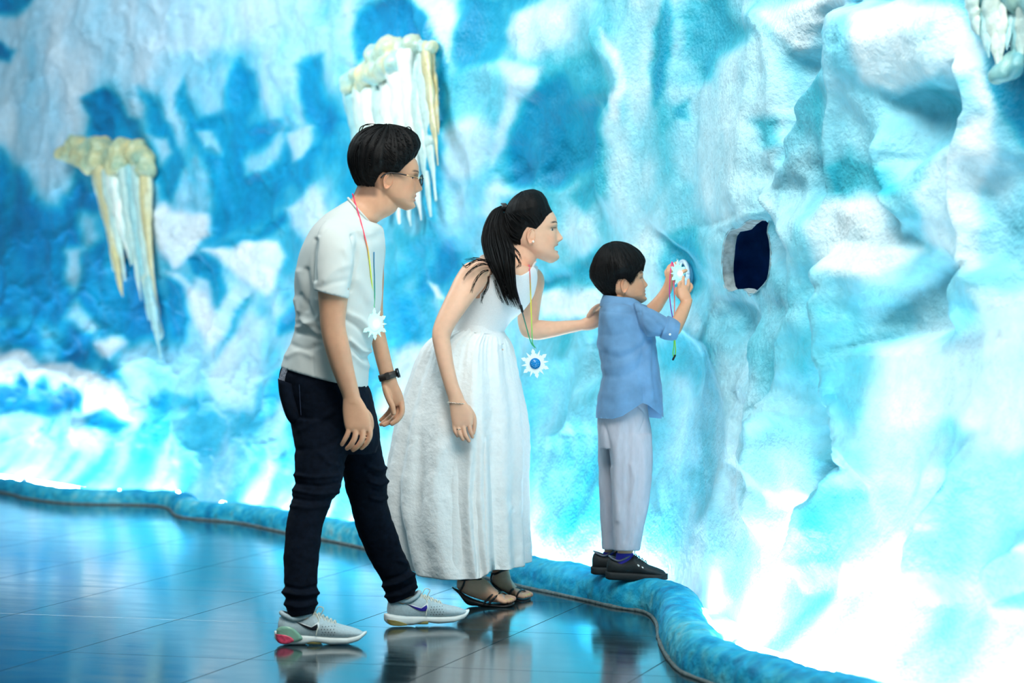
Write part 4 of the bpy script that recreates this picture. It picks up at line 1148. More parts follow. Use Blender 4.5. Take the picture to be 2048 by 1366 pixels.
def runner(parent, T, L, mark, label_side):
    # upper
    xs = np.array([0.0, .02, .06, .12, .20, .28, .36, .44, .52, .62, .72, .82, .90, .96, 1.0])
    top = np.array([.070, .092, .102, .098, .088, .094, .104, .100, .088, .074, .064, .057, .050, .042, .032])
    bot = np.array([.040, .032, .026, .022, .02, .02, .018, .018, .018, .018, .018, .02, .022, .026, .030])
    wid = np.array([.010, .024, .031, .034, .035, .036, .037, .039, .042, .046, .048, .046, .040, .028, .008])
    xi = np.linspace(0, 1, 60)
    ti, bi, wi = (np.interp(xi, xs, a) for a in (top, bot, wid))
    k = np.ones(5) / 5
    ti[2:-2] = np.convolve(ti, k, 'valid'); wi[2:-2] = np.convolve(wi, k, 'valid')
    ang = np.arange(36) * 2 * math.pi / 36
    rings = []
    for x, t, bt, w in zip(xi, ti, bi, wi):
        c = (t + bt) / 2; h = (t - bt) / 2
        y = w * np.sign(np.cos(ang)) * np.abs(np.cos(ang)) ** .8
        z = c + h * np.sign(np.sin(ang)) * np.abs(np.sin(ang)) ** .8
        y = y * np.where(z > c, 1 - .45 * ((z - c) / h) ** 2, 1)
        rings.append(np.stack([np.full(36, x * L), y, z], 1))
    u = MB(); u.grid(T(np.array(rings)), True, True, True)
    up = u.build('sneaker', M['knit'], parent)
    # sole with flared heel and curled toe
    rings = []
    xo = np.linspace(-.012 / L, 1.012, 60)
    for x in xo:
        w = np.interp(x, [-.045, -.02, .04, .12, .25, .40, .55, .72, .85, .94, .985, 1.012], [.006, .026, .036, .039, .037, .037, .043, .049, .048, .040, .026, .006])
        tz = np.interp(x, [-.04, .05, .2, .5, .8, .93, 1.01], [.044, .044, .038, .030, .028, .034, .042])
        bz = np.interp(x, [-.04, 0, .06, .18, .30, .40, .48, .60, .80, .92, 1.01], [.020, .007, .001, .0, .0, .006, .006, .0, .002, .012, .034])
        c = (tz + bz) / 2; h = max(.003, (tz - bz) / 2)
        y = w * np.sign(np.cos(ang)) * np.abs(np.cos(ang)) ** .6
        z = c + h * np.sign(np.sin(ang)) * np.abs(np.sin(ang)) ** .7
        rings.append(np.stack([np.full(36, x * L), y, z], 1))
    s = MB(); s.grid(T(np.array(rings)), True, True, True)
    s.build('sole', M['white_rubber'], up)
    gm = MB()
    for a, bq in ((.34, .50),):
        gm.box(T([(a + bq) / 2 * L, 0, .008]), (L * (bq - a), .07, .010))
    gm.build('arch_insert', M['gum'], up)
    def side_patch(outline, off, name, mat, depth=.004, sides=(-1,), on_sole=False):
        """flat piece lying on the side of the upper"""
        for sd in sides:
            pts = catmull(np.array(outline + [outline[0]], float), 6)[:-1]
            n = len(pts)
            def surf(q, o):
                x, z = q
                w = np.interp(x, xi * L, wi); t = np.interp(x, xi * L, ti); bt = np.interp(x, xi * L, bi)
                c = (t + bt) / 2; h = (t - bt) / 2
                if on_sole:
                    ws_ = np.interp(x / L, [-.045, -.02, .04, .12, .25, .40], [.006, .026, .036, .039, .037, .037])
                    return (x, sd * (ws_ + o), z)
                sz = np.clip((z - c) / h, -1, 1)
                y = w * (1 - abs(sz) ** 2.5) ** .4 * (1 - .45 * sz * sz if sz > 0 else 1)
                return (x, sd * (max(y, .012) + o), z)
            c0 = pts.mean(0)
            rows = [[T(surf(c0 + (q - c0) * f, off)) for q in pts] for f in (1.0, .66, .33, .05)]
            edge = [T(surf(q, off - depth)) for q in pts]
            m = MB(); m.grid([edge] + rows, True, False, True)
            m.build(name, mat, up)
    side_patch([(.055 * L / .29, .082), (.10 * L / .29, .052), (.128 * L / .29, .046), (.138 * L / .29, .056), (.135 * L / .29, .078), (.122 * L / .29, .058), (.10 * L / .29, .060)], .0012, 'swoosh_border', M['white_trim'])
    side_patch([(.062, .076), (.102, .053), (.124, .049), (.1315, .057), (.130, .070), (.119, .0555), (.102, .0575)], .0025, 'swoosh', mark)
    if label_side:
        side_patch([(-.004, .052), (.012, .062), (.045, .060), (.070, .040), (.082, .022), (.060, .012), (.02, .010), (.0, .022)], .0015, 'heel_clip', M['green_gel'], on_sole=True)
        side_patch([(-.008, .036), (.015, .036), (.040, .030), (.054, .016), (.030, .006), (.002, .010)], .0035, 'gel_pad', M['pink_gel'], on_sole=True)
    else:
        side_patch([(-.008, .026), (.02, .022), (.05, .012), (.06, .004), (.03, .003), (.0, .008)], .0015, 'heel_rubber', M['gum'], on_sole=True)
    # laces zigzag over the tongue, loose loops
    lm = MB()
    for i in range(6):
        x = (.40 + .045 * i) * L
        z = np.interp(x, xi * L, ti)
        w = .020
        lm.tube([T((x, -w, z - .012)), T((x + .004, -w * .4, z + .002)), T((x + .008, w * .4, z + .002)), T((x + .012, w, z - .012))], .0022, 6, 3)
        lm.tube([T((x, w, z - .012)), T((x + .006, 0, z + .004)), T((x + .012, -w, z - .012))], .0020, 6, 3)
    z = np.interp(.42 * L, xi * L, ti)
    lm.tube([T((.42 * L, -.008, z)), T((.46 * L, -.012, z + .022)), T((.52 * L, -.014, z + .018)), T((.49 * L, -.010, z - .002))], .0018, 6, 5)
    lm.tube([T((.44 * L, -.012, z)), T((.47 * L, -.030, z - .02)), T((.455 * L, -.041, z - .045)), T((.44 * L, -.043, z - .066))], .0018, 6, 5)
    lm.build('laces', M['lace'], up)
    cl = MB()     # padded collar
    pts = [T((.035 * L, 0, .104)), T((.08 * L, -.026, .098)), T((.20 * L, -.031, .086)), T((.32 * L, -.026, .096)), T((.40 * L, 0, .112)), T((.32 * L, .026, .096)), T((.20 * L, .031, .086)), T((.08 * L, .026, .098)), T((.035 * L, 0, .104))]
    cl.tube(pts, .008, 8, 5, ends=False); cl.build('collar', M['knit'], up)
    # breathing holes
    hm = MB()
    for i in range(4):
        for j in range(5):
            x = (.50 + .035 * j + .012 * (i % 2)) * L; zz = .035 + .009 * i
            w = np.interp(x, xi * L, wi); t = np.interp(x, xi * L, ti); bt = np.interp(x, xi * L, bi); c = (t + bt) / 2; h = (t - bt) / 2
            sz = np.clip((zz - c) / h, -1, 1); y = w * (1 - abs(sz) ** 2.5) ** .4 * (1 - .45 * sz * sz if sz > 0 else 1)
            if sz > .7: continue
            hm.ball(T((x, -y, zz)), .0017, 6, 5)
    hm.build('vents', material('vent', color=(.05, .06, .07)), up)
    return up
g1 = G(556, 1289)
runner(man, shoe_frame(np.array([g1[0], MD - .24, 0.001]), 2, 0), .288, M['black_mark'], True)
g2 = G(772, 1251)
runner(man, shoe_frame(np.array([P(776, 1240, MD + .24)[0], MD + .235, 0.002]), 15, 1.5), .288, M['purple_mark'], False)

# glasses
gp = MB()
def hp(x, y, z): return mhead.w((x, y, z))
fx = .475
for s in (-1, 1):
    cy = s * .148
    ring = [hp(fx - .035 * ((abs(cy + .105 * math.cos(a)) / .25) ** 2), cy + .105 * math.cos(a), .475 + .082 * math.sin(a)) for a in np.arange(33) * 2 * math.pi / 32]
    gp.tube(ring, .0019, 8, 1, ends=False)
gp.tube([hp(fx, -.045, .50), hp(fx + .012, 0, .51), hp(fx, .045, .50)], .0016, 8, 4)
gl = gp.build('glasses', M['steel'], man)
for s in (-1, 1):
    ta = MB(); ta.tube([hp(.455, s * .245, .50), hp(.40, s * .285, .505), hp(.22, s * .318, .53)], .0017, 8, 4)
    ta.build('temple', M['gold_wire'], gl)
for s in (-1, 1):
    tp = MB()
    tp.tube([hp(.225, s * .318, .53), hp(.10, s * .328, .545), hp(.0, s * .338, .548), hp(-.08, s * .342, .52), hp(-.13, s * .338, .47)], .0026, 8, 5)
    tp.build('temple_tip', M['black_plastic'], gl)
for s in (-1, 1):
    ln = MB(); cy = s * .148
    ln.grid([[hp(fx - .004 - .035 * ((abs(cy + .1 * r * math.cos(a)) / .25) ** 2), cy + .102 * r * math.cos(a), .475 + .079 * r * math.sin(a)) for a in np.arange(32) * 2 * math.pi / 32] for r in (1, .6, .1)], True, False, True)
    ln.build('lens', M['lens'], gl)

# wristwatch on the far wrist
wb = MB()
wc = P(776, 752, MD + .195)
ax = P(770, 735, MD + .195) - P(780, 768, MD + .195); ax /= np.linalg.norm(ax)
e1 = np.array([0, 1, 0]); e2 = np.cross(ax, e1)
rings = []
for h in (-.011, -.011, .011, .011):
    pass
for o, h in ((-.001, -.0115), (.0025, -.0115), (.0035, 0), (.0025, .0115), (-.001, .0115)):
    rings.append([wc + ax * h + e2 * (.0305 + o) * math.cos(a) + e1 * (.0275 + o) * math.sin(a) for a in np.arange(40) * 2 * math.pi / 40])
wb.grid(rings, True, False, False)
watch = wb.build('wristwatch', M['leather'], man)
bz = MB(); cpos = wc + e2 * (-.033)
Rw = np.stack([e2, e1, ax], 1)
bz.tube([wc - e2 * .030, wc - e2 * .041], .017, 20, 1, ends=False); bz.build('watch_case', M['steel'], watch)
bk = MB(); bk.box(wc + e1 * -.029 + ax * 0, (.014, .004, .026), np.stack([e2, e1, ax], 1)); bk.build('strap_keeper', M['leather'], watch, False)
# ------------------------------------------------------------------ visitor in white dress
M['dress'] = material('white_brocade', color=srgb(232, 236, 236), rough=0.85, var=0.025, scale=60, bump=0.55, bump_scale=95, sheen=.2, bump_dist=.004)
M['bodice'] = material('white_eyelet_knit', color=srgb(236, 236, 236), rough=0.85, var=0.03, scale=200, bump=0.35, bump_scale=330, sheen=.2, bump_dist=.002)
M['sandal'] = material('black_sandal', color=(0.006, 0.007, 0.009), rough=0.35, bump=.05)
M['pearl'] = material('pearl', color=srgb(240, 232, 224), rough=0.15, spec=.7)
M['silver'] = material('silver', color=srgb(226, 218, 206), rough=0.2, metal=1.0)
M['nail'] = material('yellow_polish', color=srgb(226, 226, 96), rough=0.25)
WD = 9.6
woman = tag(empty('person', G(980, 1207)), 'person in long white sleeveless dress and black sandals bending forward, hand on a child\'s back', 'person')
whead = Head(P(1063, 472, WD), .243, yaw=3, pitch=6, nose=.92, eye=1.25, mouth=1.9, brow=.95, gaze=-.1, brow_up=.01, wide=.97, chin=.94)
b = MB()
whead.add(b)
sil_loft(b, [(976, 520, 1062, 548, .085, 0), (990, 510, 1060, 543, .058, 0), (1004, 498, 1064, 533, .047, 0), (1018, 482, 1072, 520, .047, 0), (1030, 466, 1076, 505, .045, 0)], WD, 36)
wt_rows = [(898, 700, 1016, 700, .145, 0), (902, 662, 1008, 672, .122, 0), (904, 648, 1006, 662, .120, 0), (907, 625, 1020, 641, .124, 0), (911, 600, 1043, 621, .130, 0), (916, 575, 1062, 596, .138, 0), (924, 552, 1070, 572, .145, 0), (936, 532, 1072, 550, .150, 0), (952, 518, 1068, 538, .132, 0), (972, 510, 1062, 536, .098, 0), (988, 506, 1058, 538, .062, 0)]
sil_loft(b, wt_rows, WD, 56)
# right arm hanging, camera side
sil_loft(b, [(950, 522, 990, 530, .038, -.115), (930, 528, 982, 545, .045, -.150), (912, 552, 970, 572, .046, -.175), (897, 583, 951, 596, .045, -.198), (882, 614, 933, 620, .043, -.216), (869, 645, 912, 650, .041, -.232), (864, 668, 901, 674, .039, -.242), (867, 692, 903, 696, .038, -.250), (876, 730, 908, 730, .034, -.262), (887, 768, 917, 768, .028, -.272), (896, 796, 927, 793, .023, -.278), (899, 810, 930, 806, .021, -.280)], WD, 36)
sil_loft(b, [(898, 802, 929, 799, .021, -0.280), (900, 820, 938, 812, .0185, -0.280), (902, 836, 946, 826, .016, -0.281), (905, 850, 947, 840, .014, -0.281), (910, 858, 946, 850, .011, -0.281)], WD, 28, exp=2.6)
for pts, r in (([(908, 848, -0.281), (910, 862, -0.284), (915, 872, -0.280)], (.0078, .0075, .0062)),
               ([(916, 848, -0.283), (919, 866, -0.287), (926, 879, -0.282)], (.0085, .008, .0066)),
               ([(926, 846, -0.284), (930, 868, -0.289), (938, 882, -0.283)], (.0088, .0082, .0068)),
               ([(937, 842, -0.282), (941, 862, -0.285), (945, 874, -0.279)], (.0085, .008, .0066)),
               ([(936, 815, -0.272), (947, 832, -0.262), (949, 850, -0.258), (947, 866, -0.256)], (.0105, .0095, .0085, .007))):
    px_tube(b, pts, WD, r)
# left arm: down to the elbow, forearm forward to the child's back
sil_loft(b, [(1010, 522, 1066, 530, .042, .115), (1028, 536, 1084, 545, .045, .150), (1044, 560, 1089, 566, .043, .162), (1042, 590, 1083, 598, .042, .162), (1036, 622, 1079, 626, .041, .158), (1036, 648, 1077, 642, .041, .145), (1046, 672, 1079, 640, .040, .125), (1072, 680, 1092, 641, .037, .105), (1100, 676, 1110, 642, .034, .085), (1130, 669, 1134, 641, .030, .062), (1156, 663, 1156, 640, .024, .045), (1168, 660, 1168, 639, .022, .038)], WD, 32)
sil_loft(b, [(1160, 661, 1162, 639, .022, .042), (1174, 661, 1180, 630, .019, .034), (1186, 659, 1192, 620, .017, .032), (1197, 654, 1201, 615, .014, .034)], WD, 28, exp=2.5)
for pts, r in (([(1193, 622, .034), (1206, 616, .040), (1220, 612, .047), (1230, 610, .050)], (.0088, .0085, .008, .0066)),
               ([(1196, 632, .034), (1212, 628, .041), (1228, 626, .050), (1240, 625, .052)], (.0088, .0085, .008, .0066)),
               ([(1197, 641, .034), (1213, 639, .041), (1228, 638, .050), (1238, 637, .052)], (.0086, .0082, .0078, .0064)),
               ([(1196, 650, .034), (1210, 650, .041), (1222, 650, .049), (1230, 650, .052)], (.0078, .0075, .007, .006)),
               ([(1178, 632, .024), (1186, 620, .010), (1194, 613, -.004), (1200, 610, -.014)], (.0105, .0098, .0085, .007))):
    px_tube(b, pts, WD, r)
# legs under the dress, ankles and feet
sil_loft(b, [(898, 690, 1012, 692, .14, 0), (890, 740, 1010, 740, .15, 0), (905, 800, 1005, 800, .13, 0)], WD, 36)
sil_loft(b, [(905, 780, 975, 780, .07, -.07), (912, 900, 972, 900, .058, -.075), (915, 1000, 968, 1000, .05, -.08), (914, 1080, 960, 1080, .045, -.085), (914, 1130, 954, 1132, .034, -.09), (914, 1155, 962, 1152, .032, -.092), (914, 1170, 968, 1168, .030, -.093)], WD, 28)
sil_loft(b, [(930, 780, 1000, 780, .07, .07), (950, 900, 1010, 900, .058, .08), (968, 1000, 1018, 1000, .05, .09), (980, 1070, 1022, 1070, .042, .10), (985, 1120, 1018, 1120, .033, .105), (984, 1142, 1019, 1142, .031, .108), (984, 1158, 1022, 1156, .030, .11)], WD, 28)
def foot(tops, bots, ws, off, toes):
    sil_loft(b, [(tx, ty, bx, by, w, off) for (tx, ty), (bx, by), w in zip(tops, bots, ws)], WD, 28, 5, 2.2)
    for pts, r in toes:
        px_tube(b, pts, WD, r, 10, 3)
foot([(914, 1162), (928, 1150), (950, 1150), (970, 1158), (985, 1172), (998, 1183), (1008, 1190)], [(914, 1176), (926, 1186), (946, 1195), (966, 1201), (982, 1204), (996, 1205), (1008, 1205)], [.022, .030, .033, .036, .040, .043, .040], -.095,
     [([(998, 1200, -.135), (1006, 1203, -.135), (1011, 1204, -.134)], (.0085, .008, .007)), ([(1001, 1198, -.118), (1011, 1201, -.118), (1017, 1203, -.118)], (.009, .0085, .0075)), ([(1003, 1196, -.101), (1015, 1200, -.101), (1021, 1202, -.1)], (.0092, .0088, .0078)),
      ([(1005, 1195, -.083), (1018, 1198, -.082), (1025, 1200, -.082)], (.0095, .009, .008)), ([(1005, 1194, -.060), (1019, 1196, -.058), (1027, 1197, -.056)], (.013, .0125, .0105))])
foot([(984, 1152), (994, 1142), (1010, 1144), (1022, 1158), (1032, 1172), (1042, 1180)], [(985, 1166), (994, 1175), (1010, 1184), (1024, 1192), (1034, 1196), (1044, 1197)], [.022, .030, .033, .037, .042, .040], .11,
     [([(1034, 1190, .07), (1042, 1193, .07), (1047, 1194, .07)], (.0085, .008, .007)), ([(1037, 1188, .087), (1046, 1191, .087), (1052, 1193, .087)], (.009, .0085, .0075)), ([(1039, 1187, .104), (1049, 1190, .104), (1055, 1192, .104)], (.0092, .0088, .0078)),
      ([(1041, 1186, .122), (1052, 1189, .122), (1058, 1191, .122)], (.0095, .009, .008)), ([(1041, 1185, .144), (1053, 1187, .146), (1061, 1189, .148)], (.013, .0125, .0105))])
sk_w = srgb(230, 180, 150)
wbody = finish_body('body', b, .0025, whead, woman, sk_w, srgb(206, 74, 78), M['skin'], None, dict(tilt=14, size=.98, low=.02))
whead.eyeballs(woman, M['eye'])

# bodice: follows the body up to neckline and armholes
def garment_from(body, poly, lateral, D0, out, name, mat, parent, extra=None):
    me = body.data; co = coords(me); nr = normals(me)
    x, y = pixel_of(co)
    ins = poly_distance(x, y, np.array(poly, float)) > 0
    lat = np.abs(co[:, 1] - D0)
    ins &= lat < lateral(x, y)
    if extra is not None: ins &= extra(co, x, y)
    F4 = [tuple(p.vertices) for p in me.polygons]
    fs = [f for f in F4 if all(ins[i] for i in f)]
    used = sorted({i for f in fs for i in f}); mp = {v: k for k, v in enumerate(used)}
    cc = co[used] + nr[used] * out
    fs = [tuple(mp[i] for i in f) for f in fs]
    # drop loose scraps, then run a clean edge
    par = list(range(len(used)))
    def find(i):
        while par[i] != i: par[i] = par[par[i]]; i = par[i]
        return i
    for f in fs:
        r0 = find(f[0])
        for i in f[1:]: par[find(i)] = r0
    root = [find(i) for i in range(len(used))]
    big = max(set(root[::50]), key=root.count)
    fs = [f for f in fs if root[f[0]] == big]
    cnt = {}
    for f in fs:
        for a_, b_ in zip(f, f[1:] + f[:1]):
            k_ = (min(a_, b_), max(a_, b_)); cnt[k_] = cnt.get(k_, 0) + 1
    nb = {}
    for (a_, b_), n_ in cnt.items():
        if n_ == 1: nb.setdefault(a_, []).append(b_); nb.setdefault(b_, []).append(a_)
    for _ in range(25):
        cc2 = cc.copy()
        for i, l_ in nb.items(): cc2[i] = .5 * cc[i] + .5 * np.mean([cc[j] for j in l_], 0)
        cc = cc2
    live = sorted({i for f in fs for i in f}); m2 = {v: k for k, v in enumerate(live)}
    m = MB(); m.add(cc[live], [tuple(m2[i] for i in f) for f in fs])
    def setup(t):
        s = t.modifiers.new('s', 'SMOOTH'); s.factor = .5; s.iterations = 6
        so = t.modifiers.new('d', 'SOLIDIFY'); so.thickness = .006; so.offset = -1
    r = evaluated(m.mesh(name), setup)
    r.polygons.foreach_set('use_smooth', [True] * len(r.polygons))
    return link(name, r, mat, parent)
neck_c = P(1040, 535, WD)
bod_poly = [(890, 690), (890, 560), (915, 545), (960, 505), (985, 495), (1006, 512), (1024, 546), (1042, 550), (1058, 541), (1066, 527), (1076, 515), (1100, 560), (1085, 600), (1060, 640), (1030, 690)]
def bod_lat(x, y):
    return np.where(x > 960, np.interp(y, [500, 540, 575, 595, 620, 650, 700], [.128, .15, .155, .152, .152, .160, .2]), np.interp(y, [500, 575, 590, 600, 650, 700], [.0, .0, .10, .147, .15, .2]))
def bod_near(co, x, y):
    near = co[:, 1] < WD
    curve = np.interp(y, [495, 510, 535, 565, 582, 592, 598], [1004, 990, 981, 977, 966, 951, 940])
    lat = np.abs(co[:, 1] - WD)
    front = x < np.interp(y, [515, 525, 570, 595, 609, 624, 640, 660], [1070, 1075, 1074, 1066, 1056, 1045, 1026, 1020])
    return (~near & (front | (lat < .10))) | (near & (((y < 597) & (x > curve)) | ((y >= 590) & (lat < .147))))
bodice = garment_from(wbody, bod_poly, bod_lat, WD, .0055, 'dress_bodice', M['bodice'], woman, bod_near)
# skirt with gathers and soft pleats
rows = [(903, 650, 1009, 662, .127, 0), (897, 660, 1011, 670, .133, 0), (874, 672, 1017, 679, .158, 0), (848, 695, 1024, 697, .18, 0), (827, 738, 1032, 743, .2, 0), (804, 813, 1044, 802, .218, 0), (791, 866, 1049, 862, .228, 0), (781, 928, 1051, 925, .236, 0), (775, 975, 1051, 975, .242, 0), (777, 1012, 1052, 1018, .246, 0), (789, 1060, 1053, 1068, .25, 0), (803, 1106, 1054, 1108, .252, 0), (813, 1128, 1054, 1124, .252, 0)]
rw = catmull(np.array(rows, float), 14)
n = 300
ang = np.arange(n) * 2 * math.pi / n
rings = []
for i, (bx, by, fx, fy, w, off) in enumerate(rw):
    t = i / (len(rw) - 1)
    B_, F_ = P(bx, by, WD), P(fx, fy, WD)
    c = (B_ + F_) / 2; a = (F_ - B_) / 2
    ple = (.010 + .012 * t) * (np.sin(ang * 13 + 1.2 * np.sin(ang * 3 + 2 * t)) * (.35 + .65 * np.sin(ang * 2 + 1) ** 2)) * smooth(0, .10, t)
    gather = .004 * np.sin(ang * 46 + 3 * np.sin(ang * 5)) * smooth(.0, .03, t) * (1 - smooth(.12, .45, t))
    # one deep fold hanging from the hip
    fold = -.030 * smooth(.25, .9, t) * np.exp(-((((ang - 4.98 + math.pi) % (2 * math.pi)) - math.pi) / .05) ** 2) + .020 * smooth(.25, .9, t) * np.exp(-((((ang - 4.86 + math.pi) % (2 * math.pi)) - math.pi) / .10) ** 2)
    k = 1 + (ple + gather + fold) / .24
    drop = np.where(np.sin(ang) < 0, -.036 * (-np.sin(ang)) * smooth(.7, 1, t) * np.where(np.cos(ang) < .32, 1, .35), 0)
    drop = np.convolve(np.concatenate([drop[-2:], drop, drop[:2]]), np.ones(5) / 5, 'valid')
    rings.append(c + (np.cos(ang) * k)[:, None] * a + np.stack([0 * ang, np.sin(ang) * k * w, drop], 1))
last = np.array(rings[-1]); cen = last.mean(0)
rings.append(cen + (last - cen) * np.array([.97, .97, 1]) + np.array([0, 0, .003]))
rings.append(cen + (last - cen) * np.array([.95, .95, 1]) + np.array([0, 0, .06]))
rings.append(cen + (last - cen) * np.array([.85, .85, 1]) + np.array([0, 0, .5]))
sk = MB(); sk.grid(rings, True)
v = sk.verts()
me = sk.mesh('dress_skirt')
folds(me, [([(860, 720), (840, 860), (835, 1000)], 10, .006), ([(930, 900), (925, 1000), (915, 1120)], 12, .006), ([(1010, 700), (1012, 850), (1020, 1000)], 10, .005), ([(880, 900), (850, 1040), (840, 1120)], 12, -.005)], [((5, 5, 2.5), .007), ((16, 16, 16), .0022), ((38, 38, 38), .0012)], False)
skirt = link('dress_skirt', me, M['dress'], woman)
wbnd = MB()
rings = []
for (bx, by, fx, fy, w, off) in catmull(np.array([(902, 646, 1008, 655, .1275, 0), (901.5, 653, 1009, 663, .1295, 0), (901, 660, 1010.5, 670, .1315, 0)]), 4):
    B_, F_ = P(bx, by, WD), P(fx, fy, WD); c = (B_ + F_) / 2; a = (F_ - B_) / 2
    rings.append(c + np.cos(ang[::4])[:, None] * a + np.stack([0 * ang[::4], np.sin(ang[::4]) * w, 0 * ang[::4]], 1))
wbnd.grid(rings, True); wbnd.build('waistband', M['bodice'], woman)

# hair: tight cap and ponytail
def zlw(t):
    a = np.degrees(np.abs(t))
    return np.interp(a, [0, 20, 40, 55, 68, 80, 95, 112, 130, 155, 180], [.785, .775, .75, .70, .61, .53, .58, .43, .33, .28, .27])
w_out = [(1108, 416), (1103, 405), (1095, 394), (1083, 385), (1066, 379), (1045, 383), (1028, 394), (1015, 410), (1009, 430), (1010, 452), (1016, 480), (1024, 500)]
wthick = outline_thick(whead, w_out, WD, .003, .8, .75)
hb = MB()
hair_cap(whead, zlw, wthick, hb, stripes=.010, freq=30, seed=4)
rg = random.Random(8)
tie = np.array([1009, 416.0])
for i in range(170):      # strands combed from the hairline to the tie
    th = rg.uniform(-2.6, 2.6)
    lo_ = float(zlw(np.array([th]))[0]); z_i = lo_ + rg.uniform(0, .12)
    bb = head_surface(np.array([th]), np.array([z_i]), whead.opt)[0]
    end = whead.l(P(tie[0] + 6, tie[1] + 3, WD) + np.array([0, rg.uniform(-.02, .02), rg.uniform(-.012, .012)]))
    pts = []
    for s_i in range(6):
        f = s_i / 5
        q = bb * (1 - f) + end * f
        dirn = q - np.array([-.03, 0, .52]); r_ = np.linalg.norm(dirn); dirn /= r_
        # keep the strand on the scalp
        ph_z = np.clip(.52 + dirn[2] * .5, .2, .98)
        tt_ = math.atan2(dirn[1] / .32, dirn[0] / .43)
        sf = head_surface(np.array([tt_]), np.array([ph_z]), whead.opt)[0]
        rs = np.linalg.norm(sf - np.array([-.03, 0, .52])) + .030
        rr_ = max(rs, .42) * (1 - f ** 3) + max(r_, rs) * f ** 3
        pts.append(whead.w(np.array([-.03, 0, .52]) + dirn * (rr_ if s_i else r_)))
    lock(hb, pts, rg.uniform(.0012, .0022), 5, 3, .6)
hb.build('hair', M['hair'], woman)
pt = MB()
left = np.array([(1003, 412), (985, 422), (970, 446), (963, 476), (967, 506), (980, 535), (994, 562), (1004, 590), (1014, 612)])
rgt = np.array([(1006, 418), (1006, 432), (1008, 455), (1020, 478), (1030, 500), (1030, 530), (1030, 565), (1036, 596), (1046, 622)])
for i in range(260):
    f = rg.random(); e = 1.0 - rg.random() ** 1.5 * .36
    dep = rg.uniform(-1, 1)
    pts = []
    for k_ in np.linspace(0, 8 * e, 9):
        ql = np.array([np.interp(k_, range(9), left[:, j]) for j in (0, 1)]); qr = np.array([np.interp(k_, range(9), rgt[:, j]) for j in (0, 1)])
        q = ql * (1 - f) + qr * f + np.array([rg.uniform(-1.2, 1.2), 0])
        thickn = np.interp(k_, [0, 2, 5, 8], [.012, .03, .028, .014]) * math.sqrt(max(0, 1 - (2 * f - 1) ** 2) + .1)
        dd = np.interp(k_, [0, 3, 4, 5, 8], [.0, -.06, -.12, -.175, -.165])
        pts.append(P(q[0], q[1], WD + dd + dep * thickn))
    lock(pt, pts, rg.uniform(.0018, .0036), 5, 3, .12)
for p in ([(985, 530), (960, 528), (938, 545), (926, 560)], [(975, 520), (950, 522), (932, 534), (924, 528)], [(980, 540), (965, 545), (950, 565), (942, 585)], [(978, 548), (975, 570), (966, 590), (962, 606)], [(1020, 500), (1034, 515), (1040, 530), (1032, 535)], [(1022, 490), (1036, 505), (1042, 520)], [(988, 560), (998, 590), (1006, 606)], [(985, 526), (955, 518), (930, 520)]):
    for j in range(9):
        lock(pt, [P(x + rg.uniform(-3, 3), y + rg.uniform(-3, 3), WD - (.238 if i_ else .16)) for i_, (x, y) in enumerate(p)], .0009, 5, 5, .3)
ptail = pt.build('ponytail', M['hair'], woman)
tm = MB()
tcen = P(1008, 415, WD)
for o in (-.006, 0, .006):
    tm.tube([tcen + np.array([o + .003 * math.sin(3 * a), .014 * math.cos(a), .014 * math.sin(a)]) for a in np.arange(17) * 2 * math.pi / 16], .0038, 8, 1, ends=False)
tm.build('hair_tie', M['black_plastic'], ptail)

# jewellery
ej = MB(); ep = whead.w((-.005, -.335, .345)); ej.ball(ep, .0048, 14, 10); ej.build('pearl_earring', M['pearl'], woman)
br = MB()
cb_ = P(914, 806, WD - .280); axb = P(910, 790, WD) - P(917, 822, WD); axb /= np.linalg.norm(axb)
u1 = np.array([0, 1, 0]); u2 = np.cross(axb, u1)
for i in range(44):
    a = i * 2 * math.pi / 44
    br.ball(cb_ + u2 * .0315 * math.cos(a) + u1 * .0245 * math.sin(a) + axb * (.010 * math.cos(a)), .0021, 8, 6)
tag(br.build('bracelet', M['silver'], woman), kind='stuff')
rn = MB(); cr_ = P(917.5, 858, WD - .2855)
rn.tube([cr_ + np.array([.0095 * math.cos(a), .0095 * math.sin(a), -.001 * math.cos(a)]) for a in np.arange(25) * 2 * math.pi / 24], .0012, 6, 1, ends=False)
rn.build('finger_ring', M['silver'], woman)

